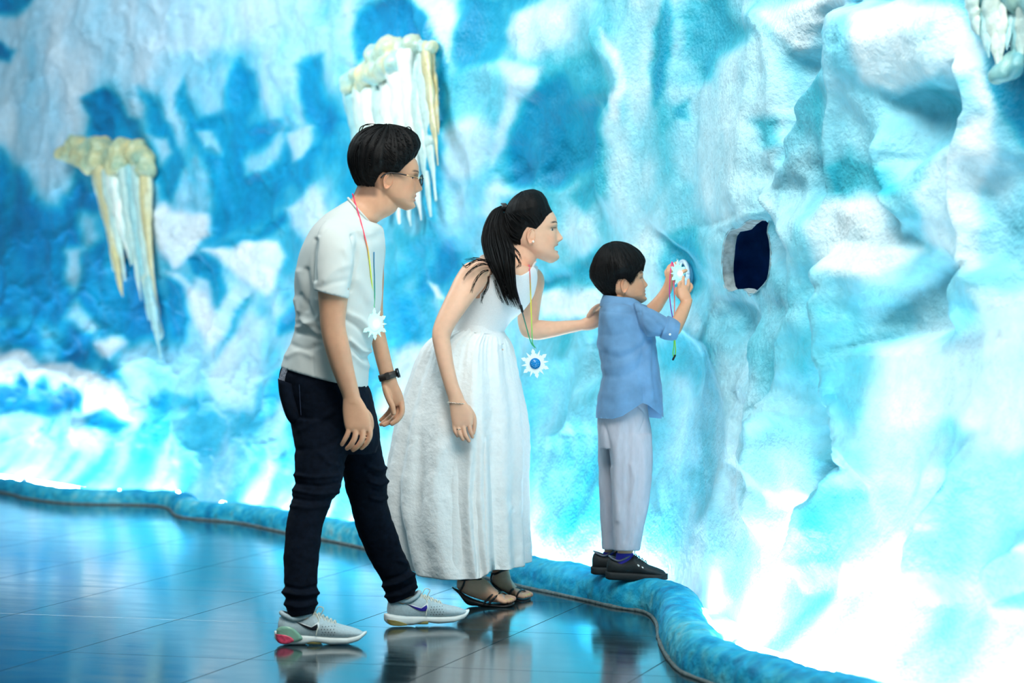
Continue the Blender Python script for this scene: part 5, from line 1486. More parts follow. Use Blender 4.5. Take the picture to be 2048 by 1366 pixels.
# sandals
def sandal(parent, off, sole_t, sole_b, ws, toe, ankle, nails):
    s = MB()
    sil_loft(s, [(tx, ty, bx, by, w, off + o) for (tx, ty), (bx, by), w, o in zip(sole_t, sole_b, ws, np.zeros(len(ws)))], WD, 24, 4, 3.2)
    up = s.build('sandal', M['sandal'], parent)
    for pts, r in toe:
        m = MB(); px_tube(m, pts, WD, r, 8, 5); m.build('toe_strap', M['sandal'], up)
    for pts, r in ankle:
        m = MB(); px_tube(m, pts, WD, r, 8, 5); m.build('ankle_strap', M['sandal'], up)
    for q in nails:
        m = MB(); m.ball(P(q[0], q[1], WD + q[2]), (.0045, .0045, .003), 10, 8); m.build('toenail', M['nail'], parent)
sandal(woman, -.095, [(904, 1173), (915, 1178), (930, 1189), (950, 1198), (975, 1205), (1000, 1207.5), (1018, 1206.5), (1029, 1205)], [(905, 1176), (918, 1188), (934, 1208), (955, 1211.5), (978, 1212.5), (1000, 1213), (1016, 1212.5), (1027, 1210)], [.022, .030, .032, .033, .038, .046, .046, .03],
       [([(978, 1207, -.142), (992, 1193, -.136), (1003, 1185, -.1), (1012, 1190, -.055), (1014, 1203, -.046)], .004), ([(968, 1206, -.138), (984, 1190, -.134), (1000, 1184, -.10), (1014, 1189, -.05)], .0035)],
       [([(918, 1186, -.126), (926, 1172, -.129), (930, 1160, -.127)], .0035), ([(912, 1158, -.095), (926, 1160, -.127), (950, 1158, -.127), (968, 1160, -.095), (950, 1158, -.06), (926, 1158, -.06), (912, 1158, -.095)], .0035)],
       [(1011, 1202, -.134), (1017, 1200.5, -.118), (1021.5, 1199, -.101), (1025.5, 1197.5, -.082), (1028, 1194, -.056)])
sandal(woman, .11, [(980, 1160), (990, 1168), (1004, 1178), (1020, 1189), (1036, 1197), (1050, 1198.5), (1062, 1196)], [(981, 1164), (992, 1180), (1006, 1197), (1022, 1200.5), (1038, 1202), (1050, 1202.5), (1061, 1201)], [.022, .030, .033, .038, .046, .046, .03],
       [([(1018, 1192, .065), (1024, 1180, .068), (1036, 1176, .10), (1048, 1183, .15)], .004), ([(1032, 1196, .062), (1038, 1184, .068), (1046, 1180, .10), (1053, 1186, .152)], .0035)],
       [([(983, 1146, .11), (990, 1148, .077), (1004, 1142, .075), (1018, 1138, .10), (1010, 1138, .14), (990, 1144, .14), (983, 1146, .11)], .004), ([(984, 1166, .082), (982, 1156, .085), (984, 1148, .082)], .0035)],
       [(1047, 1192, .07), (1052, 1190.5, .087), (1055.5, 1189.5, .104), (1059, 1188, .122), (1061.5, 1186, .148)])
# ------------------------------------------------------------------ child in denim shirt standing on the curb
M['chambray'] = material('blue_chambray', color=srgb(100, 144, 184), rough=0.85, var=0.2, scale=13, bump=0.3, bump_scale=420, sheen=.1, bump_dist=.0015)
M['linen'] = material('grey_linen', color=srgb(178, 180, 192), rough=0.9, var=0.06, scale=70, bump=0.3, bump_scale=300, bump_dist=.0015, stretch=(1, 1, .3))
M['black_suede'] = material('black_suede', color=(0.004, 0.009, 0.012), rough=0.7, var=.3, scale=60, bump=.2, bump_scale=400)
M['sock'] = material('blue_sock', color=srgb(44, 36, 140), rough=0.9, bump=.3, bump_scale=500)
M['thread'] = material('pale_thread', color=srgb(150, 180, 205), rough=0.8)
BD = 9.5
boy = tag(empty('person', P(1255, 1158, BD)), 'child in blue denim shirt and grey trousers standing on the turquoise curb', 'person')
bhead = Head(P(1246, 571, BD), .196, yaw=7, pitch=12, nose=.78, eye=.45, cheek=1.5, wide=1.06, chin=.74, brow=.6, gaze=-.4)
b = MB()
bhead.add(b)
sil_loft(b, [(1208, 610, 1272, 614, .06, 0), (1212, 600, 1268, 606, .05, 0), (1217, 586, 1270, 598, .046, 0), (1224, 570, 1272, 586, .044, 0), (1230, 555, 1272, 570, .04, 0)], BD, 32)
by_rows = [(1222, 800, 1290, 800, .09, 0), (1220, 770, 1300, 770, .10, 0), (1216, 720, 1300, 720, .10, 0), (1210, 665, 1294, 665, .105, 0), (1209, 635, 1284, 636, .105, 0), (1208, 618, 1276, 620, .08, 0), (1210, 606, 1268, 608, .05, 0)]
sil_loft(b, by_rows, BD, 44)
# near arm
sil_loft(b, [(1262, 622, 1276, 650, .03, -.07), (1290, 630, 1292, 662, .032, -.105), (1315, 634, 1312, 668, .035, -.115), (1335, 640, 1330, 672, .033, -.115), (1342, 640, 1356, 670, .031, -.105), (1347, 631, 1367, 652, .029, -.085), (1354, 617, 1376, 631, .027, -.06), (1361, 604, 1384, 606, .023, -.035), (1361, 597, 1385, 598, .021, -.03)], BD, 30)
sil_loft(b, [(1360, 602, 1384, 603, .020, -.032), (1355, 590, 1382, 592, .016, -.02), (1353, 578, 1377, 580, .014, -.01), (1356, 569, 1375, 572, .011, -.005)], BD, 24, exp=2.5)
for pts, r in (([(1367, 578, -.008), (1366, 565, -.004), (1367, 554, .004)], (.0080, .0072, .006)),
               ([(1374, 578, -.004), (1377, 567, .004), (1377, 560, .014)], (.0080, .0072, .006)),
               ([(1378, 583, .006), (1383, 574, .014), (1381, 568, .022)], (.0076, .007, .006)),
               ([(1360, 578, -.014), (1358, 570, -.014), (1361, 564, -.006)], (.0076, .007, .006)),
               ([(1358, 593, -.014), (1353, 585, -.008), (1353, 577, .002)], (.0085, .0078, .0065))):
    px_tube(b, pts, BD, r, 10)
# far arm
sil_loft(b, [(1262, 622, 1280, 646, .03, .07), (1280, 620, 1296, 640, .028, .095), (1296, 608, 1318, 626, .031, .10), (1312, 592, 1331, 606, .028, .095), (1323, 577, 1341, 588, .023, .085), (1328, 567, 1346, 574, .020, .078), (1330, 560, 1349, 564, .019, .075)], BD, 30)
sil_loft(b, [(1329, 564, 1348, 568, .019, .076), (1331, 555, 1352, 558, .016, .072), (1333, 545, 1351, 547, .013, .07), (1335, 540, 1348, 541, .010, .07)], BD, 24, exp=2.5)
for pts, r in (([(1347, 562, .066), (1356, 551, .06), (1364, 544, .062), (1372, 541, .068)], (.0095, .0088, .008, .0066)),
               ([(1346, 546, .074), (1350, 536, .080), (1358, 531, .086)], (.0078, .0072, .006)),
               ([(1341, 544, .080), (1344, 532, .088), (1352, 526, .094)], (.0078, .0072, .006)),
               ([(1336, 546, .086), (1337, 535, .094), (1345, 528, .10)], (.0076, .007, .006)),
               ([(1333, 552, .088), (1332, 543, .096), (1337, 537, .10)], (.007, .0065, .0056))):
    px_tube(b, pts, BD, r, 10)
# legs
sil_loft(b, [(1206, 815, 1296, 818, .09, 0), (1206, 860, 1294, 862, .09, 0), (1212, 885, 1290, 888, .075, 0)], BD, 30)
sil_loft(b, [(1222, 850, 1290, 855, .045, -.055), (1230, 940, 1288, 940, .042, -.06), (1234, 1020, 1280, 1020, .036, -.062), (1236, 1080, 1272, 1080, .028, -.055), (1235, 1112, 1265, 1112, .020, -.050), (1236, 1140, 1266, 1140, .019, -.050)], BD, 26)
sil_loft(b, [(1206, 850, 1260, 855, .045, .055), (1206, 940, 1250, 940, .042, .075), (1208, 1020, 1242, 1020, .034, .085), (1210, 1080, 1240, 1080, .026, .095), (1208, 1108, 1234, 1108, .019, .098), (1208, 1134, 1236, 1134, .018, .098)], BD, 26)
sk_b = srgb(214, 160, 126)
finish_body('body', b, .0024, bhead, boy, sk_b, srgb(196, 104, 96), M['skin'], None, dict(tilt=16, size=1.12, low=.015))
bhead.eyeballs(boy, M['eye'])
# hair: bowl cut
def zlb(t):
    a = np.degrees(np.abs(t))
    return np.interp(a, [0, 20, 40, 55, 66, 76, 86, 102, 118, 135, 155, 180], [.66, .655, .64, .60, .50, .46, .56, .58, .42, .30, .26, .25])
b_out = [(1291, 533), (1289, 520), (1283, 509), (1273, 498), (1255, 488), (1230, 484), (1209, 490), (1196, 503), (1186, 522), (1180, 541), (1181, 556), (1189, 568), (1200, 578), (1208, 590)]
bthick = outline_thick(bhead, b_out, BD, .012, .75)
hb = MB()
hair_cap(bhead, zlb, bthick, hb, stripes=.016, freq=30, seed=9)
rg = random.Random(5)
for i in range(420):      # straight strands from the crown down
    th = rg.uniform(-math.pi, math.pi); pts = []
    k1 = rg.uniform(.15, .8)
    for s_i in range(5):
        kk_ = k1 * (1 - s_i / 4) - (.05 if s_i == 4 else 0)
        tt_ = th + .03 * s_i * rg.uniform(-1, 1)
        lo_ = float(zlb(np.array([tt_]))[0]); z_i = lo_ + (.999 - lo_) * (1 - (1 - max(kk_, 0)) ** 1.25)
        bb = head_surface(np.array([tt_]), np.array([z_i]), bhead.opt)
        nn = bb[0] - np.array([-.03, 0, .52]); nn /= np.linalg.norm(nn)
        hh = bthick(np.array([tt_]), np.array([max(kk_, 0)]), bb)[0]
        q = bb[0] + nn * (hh + .004)
        if kk_ < 0: q = q + np.array([0, 0, -rg.uniform(.01, .05)])
        pts.append(bhead.w(q))
    lock(hb, pts, rg.uniform(.0009, .0018), 4, 3, .15)
hb.build('hair', M['hair'], boy)
# shirt
sb = MB()
sil_loft(sb, [(1192, 843, 1327, 842, .142, 0), (1193, 818, 1326, 816, .145, 0), (1199, 782, 1324, 782, .142, 0), (1204, 741, 1319, 738, .136, 0), (1199, 708, 1315, 706, .134, 0), (1196, 684, 1311, 678, .132, 0), (1197, 655, 1302, 652, .132, 0), (1198, 630, 1291, 630, .128, 0), (1202, 613, 1280, 613, .104, 0), (1207, 602, 1270, 606, .068, 0)], BD, 60)
sil_loft(sb, [(1266, 603, 1280, 660, .055, -.085), (1282, 608, 1291, 670, .058, -.112), (1302, 619, 1304, 672, .054, -.122), (1322, 628, 1317, 672, .050, -.122), (1340, 635, 1328, 674, .048, -.12)], BD, 40)
sil_loft(sb, [(1266, 603, 1280, 655, .052, .085), (1282, 608, 1292, 652, .050, .105), (1296, 612, 1304, 644, .045, .11)], BD, 36)
st = [([(1284, 612), (1282, 640), (1292, 672)], 2.2, -.004), ([(1205, 622), (1240, 626), (1280, 624)], 2.5, -.003), ([(1200, 690), (1250, 700), (1300, 670)], 8, .006), ([(1198, 700), (1240, 716), (1290, 690)], 6, -.006),
      ([(1205, 735), (1250, 730), (1300, 690)], 8, .007), ([(1205, 752), (1250, 752), (1292, 722)], 7, -.007), ([(1200, 790), (1240, 790), (1285, 760)], 9, .006), ([(1290, 680), (1280, 740), (1290, 800)], 4, -.007), ([(1300, 685), (1298, 740), (1304, 800)], 5, .006),
      ([(1310, 690), (1306, 740), (1312, 800)], 4, -.006), ([(1287, 690), (1288, 760), (1287, 806)], 1.8, -.003), ([(1295, 630), (1312, 645), (1325, 668)], 4, -.006), ([(1300, 622), (1322, 640), (1336, 664)], 4, .006), ([(1290, 650), (1302, 662), (1316, 668)], 4, .005), ([(1320, 650), (1330, 660), (1338, 668)], 4, -.005), ([(1215, 650), (1240, 660), (1270, 650)], 8, .003), ([(1200, 670), (1225, 672), (1250, 665)], 6, -.004)]
me = fuse(sb, 'shirt', .0038, 3, .5)
folds(me, [(a_, w_, h_ * .6) for a_, w_, h_ in st], [((8, 8, 6), .005), ((20, 20, 12), .0022)])
co = coords(me); x_, y_ = pixel_of(co)
hem = np.interp(x_, [1190, 1226, 1245, 1262, 1285, 1296, 1312, 1327], [836, 838, 832, 821, 806, 810, 822, 835])
far = co[:, 1] > BD + .05
hem = np.where(far, np.interp(x_, [1190, 1262, 1290, 1327], [832, 826, 834, 838]), hem)
zh = CAMH - (hem - HOR) * co[:, 1] / F
co[:, 2] = np.where(y_ > 760, np.maximum(co[:, 2], zh), co[:, 2])
set_coords(me, co)
shirt = link('shirt', me, M['chambray'], boy)
cf = MB()
sil_loft(cf, [(1336, 631, 1320, 675, .053, -.12), (1345, 635, 1330, 679, .054, -.119), (1354, 640, 1343, 681, .054, -.117), (1360, 646, 1352, 680, .050, -.114)], BD, 36, 5)
folds_me = cf.mesh('rolled_cuff'); folds(folds_me, [([(1340, 640), (1332, 670)], 3, -.003), ([(1350, 645), (1342, 676)], 3, .002)], [((20, 20, 20), .002)])
link('rolled_cuff', folds_me, M['chambray'], shirt)
bt = MB(); bt.ball(P(1340, 669, BD - .172), (.0045, .002, .0045), 12, 8); bt.build('button', M['white_trim'], shirt)
cl = MB()      # stand and fall collar
ang = np.arange(49) * 2 * math.pi / 48
def collar_ring(bx, by, fx, fy, w):
    B_, F_ = P(bx, by, BD), P(fx, fy, BD)
    return [(B_ + F_) / 2 + (F_ - B_) / 2 * math.cos(a) + np.array([0, w * math.sin(a), 0]) for a in ang[:-1]]
cl.grid([collar_ring(1208, 607, 1276, 613, .068), collar_ring(1207, 596, 1272, 602, .062), collar_ring(1208, 589, 1270, 597, .058), collar_ring(1206, 590, 1274, 598, .064), collar_ring(1201, 602, 1282, 606, .077), collar_ring(1199, 612, 1285, 612, .084)], True)
me = cl.mesh('collar'); folds(me, [], [((14, 14, 14), .003)]); link('collar', me, M['chambray'], shirt)
# trousers
tb_ = MB()
sil_loft(tb_, [(1200, 800, 1296, 803, .105, 0), (1196, 838, 1299, 838, .112, 0), (1195, 870, 1304, 874, .112, 0), (1196, 895, 1303, 898, .10, 0)], BD, 50)
sil_loft(tb_, [(1208, 865, 1303, 868, .062, -.052), (1219, 910, 1306, 908, .064, -.058), (1222, 960, 1303, 958, .062, -.060), (1223, 1010, 1297, 1008, .058, -.062), (1225, 1060, 1288, 1056, .055, -.063), (1228, 1101, 1279, 1101, .050, -.064)], BD, 40)
sil_loft(tb_, [(1196, 865, 1275, 868, .062, .055), (1195.5, 915, 1262, 915, .062, .068), (1197, 970, 1254, 970, .058, .078), (1199, 1030, 1248, 1030, .054, .086), (1203, 1098, 1240, 1098, .046, .092)], BD, 36)
me = cloth_mesh('trousers', tb_, .0038, [([(1276, 812), (1290, 830), (1280, 862)], 1.8, -.003), ([(1275, 870), (1276, 980), (1262, 1090)], 1.8, -.002), ([(1240, 850), (1232, 940), (1236, 1040)], 6, .005), ([(1258, 850), (1256, 960), (1250, 1080)], 6, -.004), ([(1208, 850), (1218, 890), (1222, 930)], 4, -.006), ([(1262, 930), (1270, 960), (1262, 1000)], 5, .004), ([(1285, 880), (1290, 940), (1284, 1000)], 6, .003)], [((9, 9, 5), .004), ((24, 24, 10), .0014)], 3)
link('trousers', me, M['linen'], boy)
def flat_shoe(parent, T, L):
    T0 = T; T = lambda v: T0(np.asarray(v, float) * np.array([1, 1.05, 1.22]))
    ang = np.arange(32) * 2 * math.pi / 32
    xs = np.linspace(0, 1, 44)
    rings = []
    for x in xs:
        w = np.interp(x, [0, .03, .1, .25, .45, .65, .82, .93, 1], [.008, .020, .027, .029, .030, .036, .036, .028, .008])
        t = np.interp(x, [0, .03, .12, .25, .36, .46, .56, .70, .85, .95, 1], [.050, .066, .070, .062, .070, .078, .066, .050, .042, .034, .024])
        bq = .018
        c = (t + bq) / 2; h = max(.004, (t - bq) / 2)
        y = w * np.sign(np.cos(ang)) * np.abs(np.cos(ang)) ** .8; z = c + h * np.sign(np.sin(ang)) * np.abs(np.sin(ang)) ** .8
        y = y * np.where(z > c, 1 - .4 * ((z - c) / h) ** 2, 1)
        rings.append(np.stack([np.full(32, x * L), y, z], 1))
    u = MB(); u.grid(T(np.array(rings)), True, True, True)
    up = u.build('shoe', M['black_suede'], parent)
    rings = []
    for x in np.linspace(-.02, 1.02, 40):
        w = np.interp(x, [-.02, 0, .08, .25, .45, .68, .85, .96, 1.02], [.006, .018, .029, .031, .031, .039, .039, .028, .006])
        tz, bz = .026, np.interp(x, [-.02, .05, .85, 1.02], [.004, 0, 0, .008])
        c = (tz + bz) / 2; h = (tz - bz) / 2
        rings.append(np.stack([np.full(32, x * L), w * np.sign(np.cos(ang)) * np.abs(np.cos(ang)) ** .6, c + h * np.sign(np.sin(ang)) * np.abs(np.sin(ang)) ** .5], 1))
    s = MB(); s.grid(T(np.array(rings)), True, True, True); s.build('sole', M['black_suede'], up)
    for i, (q, sz) in enumerate((((.56, -.031, .046), (.020, .003, .006)), ((.60, -.031, .042), (.018, .003, .006)), ((.64, -.033, .039), (.022, .003, .006)))):
        m = MB(); m.ball((0, 0, 0), np.array(sz) / 2, 10, 8)
        v = m.verts() @ np.array(Matrix.Rotation(.7, 3, 'Y')).T + np.array((q[0] * L, q[1], q[2]))
        MB().add(T(v), m.f).build('white_mark', M['white_trim'], up)
    lm = MB()
    for i in range(4):
        x = (.46 + .055 * i) * L; z = np.interp(x / L, [.36, .46, .56, .70], [.072, .079, .068, .052])
        lm.tube([T((x, -.018, z - .006)), T((x + .003, 0, z + .002)), T((x + .006, .018, z - .006))], .002, 6, 3)
    lm.tube([T((.45 * L, 0, .078)), T((.47 * L, -.008, .096)), T((.49 * L, -.01, .10))], .0018, 6, 3)
    lm.build('laces', M['black_plastic'], up)
    cl_ = MB()
    cl_.tube([T((.03 * L, 0, .072)), T((.10 * L, -.022, .066)), T((.22 * L, -.025, .060)), T((.36 * L, -.02, .072)), T((.42 * L, 0, .082)), T((.36 * L, .02, .072)), T((.22 * L, .025, .060)), T((.10 * L, .022, .066)), T((.03 * L, 0, .072))], .0035, 8, 5, ends=False)
    cl_.build('collar_piping', material('piping', color=srgb(90, 96, 110), rough=.7), up)
    return up
CZ = .104
hl = P(1213, 1150, BD - .03)
flat_shoe(boy, shoe_frame(np.array([hl[0], BD - .035, CZ]), -10, -1.5), .222)
hl = P(1184, 1146, BD + .10)
flat_shoe(boy, shoe_frame(np.array([hl[0], BD + .10, CZ + .004]), -4, 0), .215)
for rows in ([(1233, 1106, 1267, 1106, .022, -.050), (1231, 1118, 1268, 1118, .022, -.050), (1230, 1142, 1270, 1142, .022, -.050)], [(1206, 1104, 1235, 1104, .021, .098), (1205, 1116, 1238, 1116, .022, .098), (1204, 1138, 1240, 1138, .021, .098)]):
    m = MB(); sil_loft(m, rows, BD, 28, 4); m.build('sock', M['sock'], boy)
# ------------------------------------------------------------------ light-up snowflake pendants on rainbow cords
from mathutils.bvhtree import BVHTree
M['flake'] = material('white_acrylic', color=srgb(236, 248, 250), rough=0.3, var=.03, spec=.5)
M['flake_lit'] = material('lit_acrylic', color=srgb(200, 240, 236), rough=0.3, var=.03, emit=(.45, .98, .93), emit_s=.28)
M['led'] = material('led', color=(1, 1, 1), rough=.3, emit=(.85, 1, 1), emit_s=9.0, var=0)
M['teal_back'] = material('teal_case', color=srgb(84, 206, 200), rough=.35)
M['blue_disc'] = material('blue_disc', color=srgb(10, 130, 205), rough=.25)
M['pale_dot'] = material('pale_dot', color=srgb(150, 235, 255), rough=.3)
M['cord'] = material('rainbow_cord', attr='Col', rough=.6, var=.03, emit=None)
M['bead'] = material('cord_lock', color=(.008, .008, .009), rough=.35)

def tree_of(objs):
    vs_, fs_ = [], []; n = 0
    for o in objs:
        vs_ += [tuple(v.co) for v in o.data.vertices]
        fs_ += [tuple(i + n for i in p.vertices) for p in o.data.polygons]; n = len(vs_)
    return BVHTree.FromPolygons(vs_, fs_)
def on_surface(tree, x, y, gap, default):
    d = Vector(P(x, y, 1.0)) - Vector((0, 0, CAMH)); d.normalize()
    hit = tree.ray_cast(Vector((0, 0, CAMH)), d)
    if hit[0] is None: return P(x, y, default)
    return np.array(hit[0] - d * gap)

def cord(pts, cols, parent, r=.0022, sub=6):
    q = catmull(np.array(pts), sub)
    m = MB(); m.tube(q, r, 6, 1)
    me = m.mesh('cord')
    co = coords(me)
    al = np.concatenate([[0], np.cumsum(np.linalg.norm(np.diff(q, axis=0), axis=1))])
    k = (al / al[-1])[np.argmin(((co[:, None, :] - q[None]) ** 2).sum(-1), 1)]
    cc = np.array([srgb(*c) for c in cols]); t = np.linspace(0, 1, len(cols))
    set_color(me, np.stack([np.interp(k, t, cc[:, j]) for j in range(3)], 1))
    return link('cord', me, M['cord'], parent)

def snowflake(parent, c, normal, R, lit, face, roll=0.0):
    n = np.array(normal, float); n /= np.linalg.norm(n)
    v = np.array([0, 0, 1.0]); v -= n * n.dot(v); v /= np.linalg.norm(v); u = np.cross(v, n)
    T = lambda a, b_, h: c + u * a + v * b_ + n * h
    m = MB()
    def prism(poly, h0, h1, inner=.9):
        p = np.array(poly); ce = p.mean(0)
        m.grid([[T(*q, h0) for q in p], [T(*q, h1 * .8) for q in p], [T(*(ce + (q - ce) * inner), h1) for q in p]], True, True, True)
    for i in range(12):
        a = math.pi / 2 + i * math.pi / 6 + roll
        d = np.array([math.cos(a), math.sin(a)]); e = np.array([-d[1], d[0]])
        f = lambda r, w: d * r * R + e * w * R
        if i % 2 == 0:      # fir shaped arm
            poly = [f(.34, -.10), f(.52, -.20), f(.66, -.19), f(.62, -.10), f(.80, -.13), f(1.0, 0), f(.80, .13), f(.62, .10), f(.66, .19), f(.52, .20), f(.34, .10)]
        else:
            poly = [f(.34, -.13), f(.55, -.10), f(.95, 0), f(.55, .10), f(.34, .13)]
        prism(poly, -.0015, .0015, .93)
    prism([np.array([math.cos(a), math.sin(a)]) * R * .46 for a in np.arange(24) * math.pi / 12], -.002, .003)
    fl = m.build('snowflake', M['flake_lit'] if lit else M['flake'], parent, False)
    m = MB(); m.tube([T(0, 0, -.012), T(0, 0, .0)], R * .42, 24, 1, ends=False); m.build('battery_case', M['teal_back'], fl)
    if face:
        m = MB(); m.tube([T(0, 0, .002), T(0, 0, .006)], R * .36, 28, 1, ends=False); dk = m.build('disc', M['blue_disc'], fl)
        m = MB()
        for i in range(12):
            a = i * math.pi / 6
            m.ball(T(R * .23 * math.cos(a), R * .23 * math.sin(a), .006), .0012, 6, 5)
        for i in range(5):
            a = i * math.pi * .4
            m.ball(T(R * .10 * math.cos(a), R * .10 * math.sin(a), .006), .0010, 6, 5)
        tag(m.build('dots', M['pale_dot'], fl), kind='stuff')
    if lit:
        m = MB(); m.ball(T(R * .12, 0, .006), .007, 16, 10); m.build('led', M['led'], fl)
    m = MB(); m.tube([T(.004 * math.cos(a), R * 1.02 + .004 * math.sin(a), 0) for a in np.arange(17) * math.pi / 8], .0008, 6, 1, ends=False)
    m.build('loop', M['silver'], fl)
    return T(0, R * 1.06, 0)

mt = tree_of([shirt_o for shirt_o in man.children if shirt_o.name.split('.')[0] in ('t_shirt', 'body')] + [o for p_ in man.children for o in p_.children if o.name.split('.')[0] == 'collar' and p_.name.split('.')[0] == 't_shirt'])
r = empty('snowflake_lanyard', P(750, 648, MD - .16)); tag(r, 'rainbow lanyard with glowing white snowflake hanging on the pale T-shirt', 'pendant', 'snowflake lanyards')
c = on_surface(mt, 748, 650, .03, MD - .08)
c = P(749, 648, c[1])
top = snowflake(r, c, (.62, -.78, .05), .054, True, False)
near = [on_surface(mt, x, y, .004, MD - .05) for x, y in ((705, 388), (707, 394), (709, 402), (712, 411), (715, 420), (719, 434), (723, 448), (730, 475), (736, 500), (740, 530), (743, 560))] + [P(746, 590, c[1] - .004), top]
cord(near, [(255, 50, 105), (255, 50, 100), (255, 60, 100), (255, 80, 100), (240, 236, 80), (220, 240, 90), (80, 220, 110)], r)
farc = [on_surface(mt, x, y, .004, MD - .02) for x, y in ((748, 505), (748, 530), (749, 560))] + [P(749.5, 592, c[1] - .002), top]
cord(farc, [(40, 120, 160), (40, 130, 150), (60, 190, 110)], r)

wtree = tree_of([o for o in woman.children if o.name.split('.')[0] in ('dress_bodice', 'body')])
r = empty('snowflake_lanyard', P(1070, 727, WD - .1)); tag(r, 'rainbow lanyard with white snowflake and blue centre dangling from the bending neck', 'pendant', 'snowflake lanyards')
c = P(1070, 727, WD - .09)
top = snowflake(r, c, (.12, -1, .0), .056, False, True, .16)
a1 = [on_surface(wtree, x, y, .006, WD - .05) for x, y in ((1058, 530), (1059, 540), (1060, 550), (1060.5, 562), (1061, 575), (1061.5, 588))] + [P(1062, 610, WD - .08), P(1063.5, 655, WD - .09), P(1065, 685, WD - .09), top]
cord(a1, [(220, 70, 130), (214, 90, 120), (236, 200, 60), (240, 230, 60), (150, 220, 90), (30, 170, 120)], r)
a2 = [on_surface(wtree, x, y, .006, WD - .1) for x, y in ((1026, 545), (1028, 555), (1030, 565), (1036, 590), (1042, 612))]
a2 += [P(1043.5, 620, a2[-1][1] - .004), P(1053, 655, WD - .10), P(1062, 685, WD - .09), top]
cord(a2, [(70, 30, 90), (60, 30, 110), (40, 40, 90), (20, 150, 110), (30, 180, 120)], r)
m = MB(); m.tube([P(1042, 612, a2[4][1] - .004), P(1044.5, 623, a2[5][1] - .002)], .0052, 10, 1); m.build('cord_lock', M['bead'], r)

r = empty('snowflake_lanyard', P(1357, 546, BD + .05)); tag(r, 'rainbow lanyard whose lit snowflake is pressed by a child to the wall ring', 'pendant', 'snowflake lanyards')
c = P(1357, 547, BD + .045)
snowflake(r, c, (.75, -.66, .1), .050, True, False)
cord([P(1344, 524, BD + .03), P(1346, 530, BD + .032), P(1347, 545, BD + .03), P(1348, 575, BD + .02), P(1349, 600, BD + .015), P(1349, 640, BD + .005), P(1350, 680, BD - .01), P(1351, 700, BD - .01), P(1349, 716, BD - .01)], [(240, 40, 130), (240, 60, 120), (236, 130, 120), (230, 140, 130), (200, 230, 90), (150, 230, 60)], r)
cord([P(1344, 524, BD + .03), P(1342, 535, BD + .02), P(1340, 555, BD + .015), P(1339, 585, BD + .01), P(1341, 610, BD + .005), P(1345, 635, BD), P(1348, 660, BD - .01), P(1348, 690, BD - .012), P(1346, 706, BD - .012), P(1348, 716, BD - .01)], [(240, 40, 130), (236, 30, 120), (160, 50, 170), (90, 60, 190), (120, 220, 90), (150, 240, 60)], r)
m = MB(); m.tube([P(1346, 719, BD - .01), P(1350, 711, BD - .01)], .004, 8, 1); m.build('cord_lock', M['bead'], r)

# ---- white ring reader on the wall
M['ring_white'] = material('ring_plastic', color=srgb(206, 226, 240), rough=.3)
M['ring_mount'] = material('ring_plate', color=srgb(60, 150, 185), rough=.5)  # mount plate behind the ring, in the blue of the wall
wp = wall_point(1364, 550); n = wall_normal_at(1364)
ringo = empty('ring_sensor', wp); tag(ringo, 'white plastic ring fixed to the ice wall under the child\'s hands', 'sensor')
v = np.array([0, 0, 1.0]); u = np.cross(v, n)
cen = P(1366, 549, wp[1] - .045)
m = MB(); m.tube([cen + (u * math.cos(a) + v * math.sin(a)) * .050 for a in np.arange(49) * 2 * math.pi / 48], .0085, 12, 1, ends=False, up=n); m.build('ring', M['ring_white'], ringo)
m = MB(); m.tube([cen - n * .03, cen - n * .011], .047, 40, 1, ends=False); m.build('mount', M['ring_mount'], ringo)

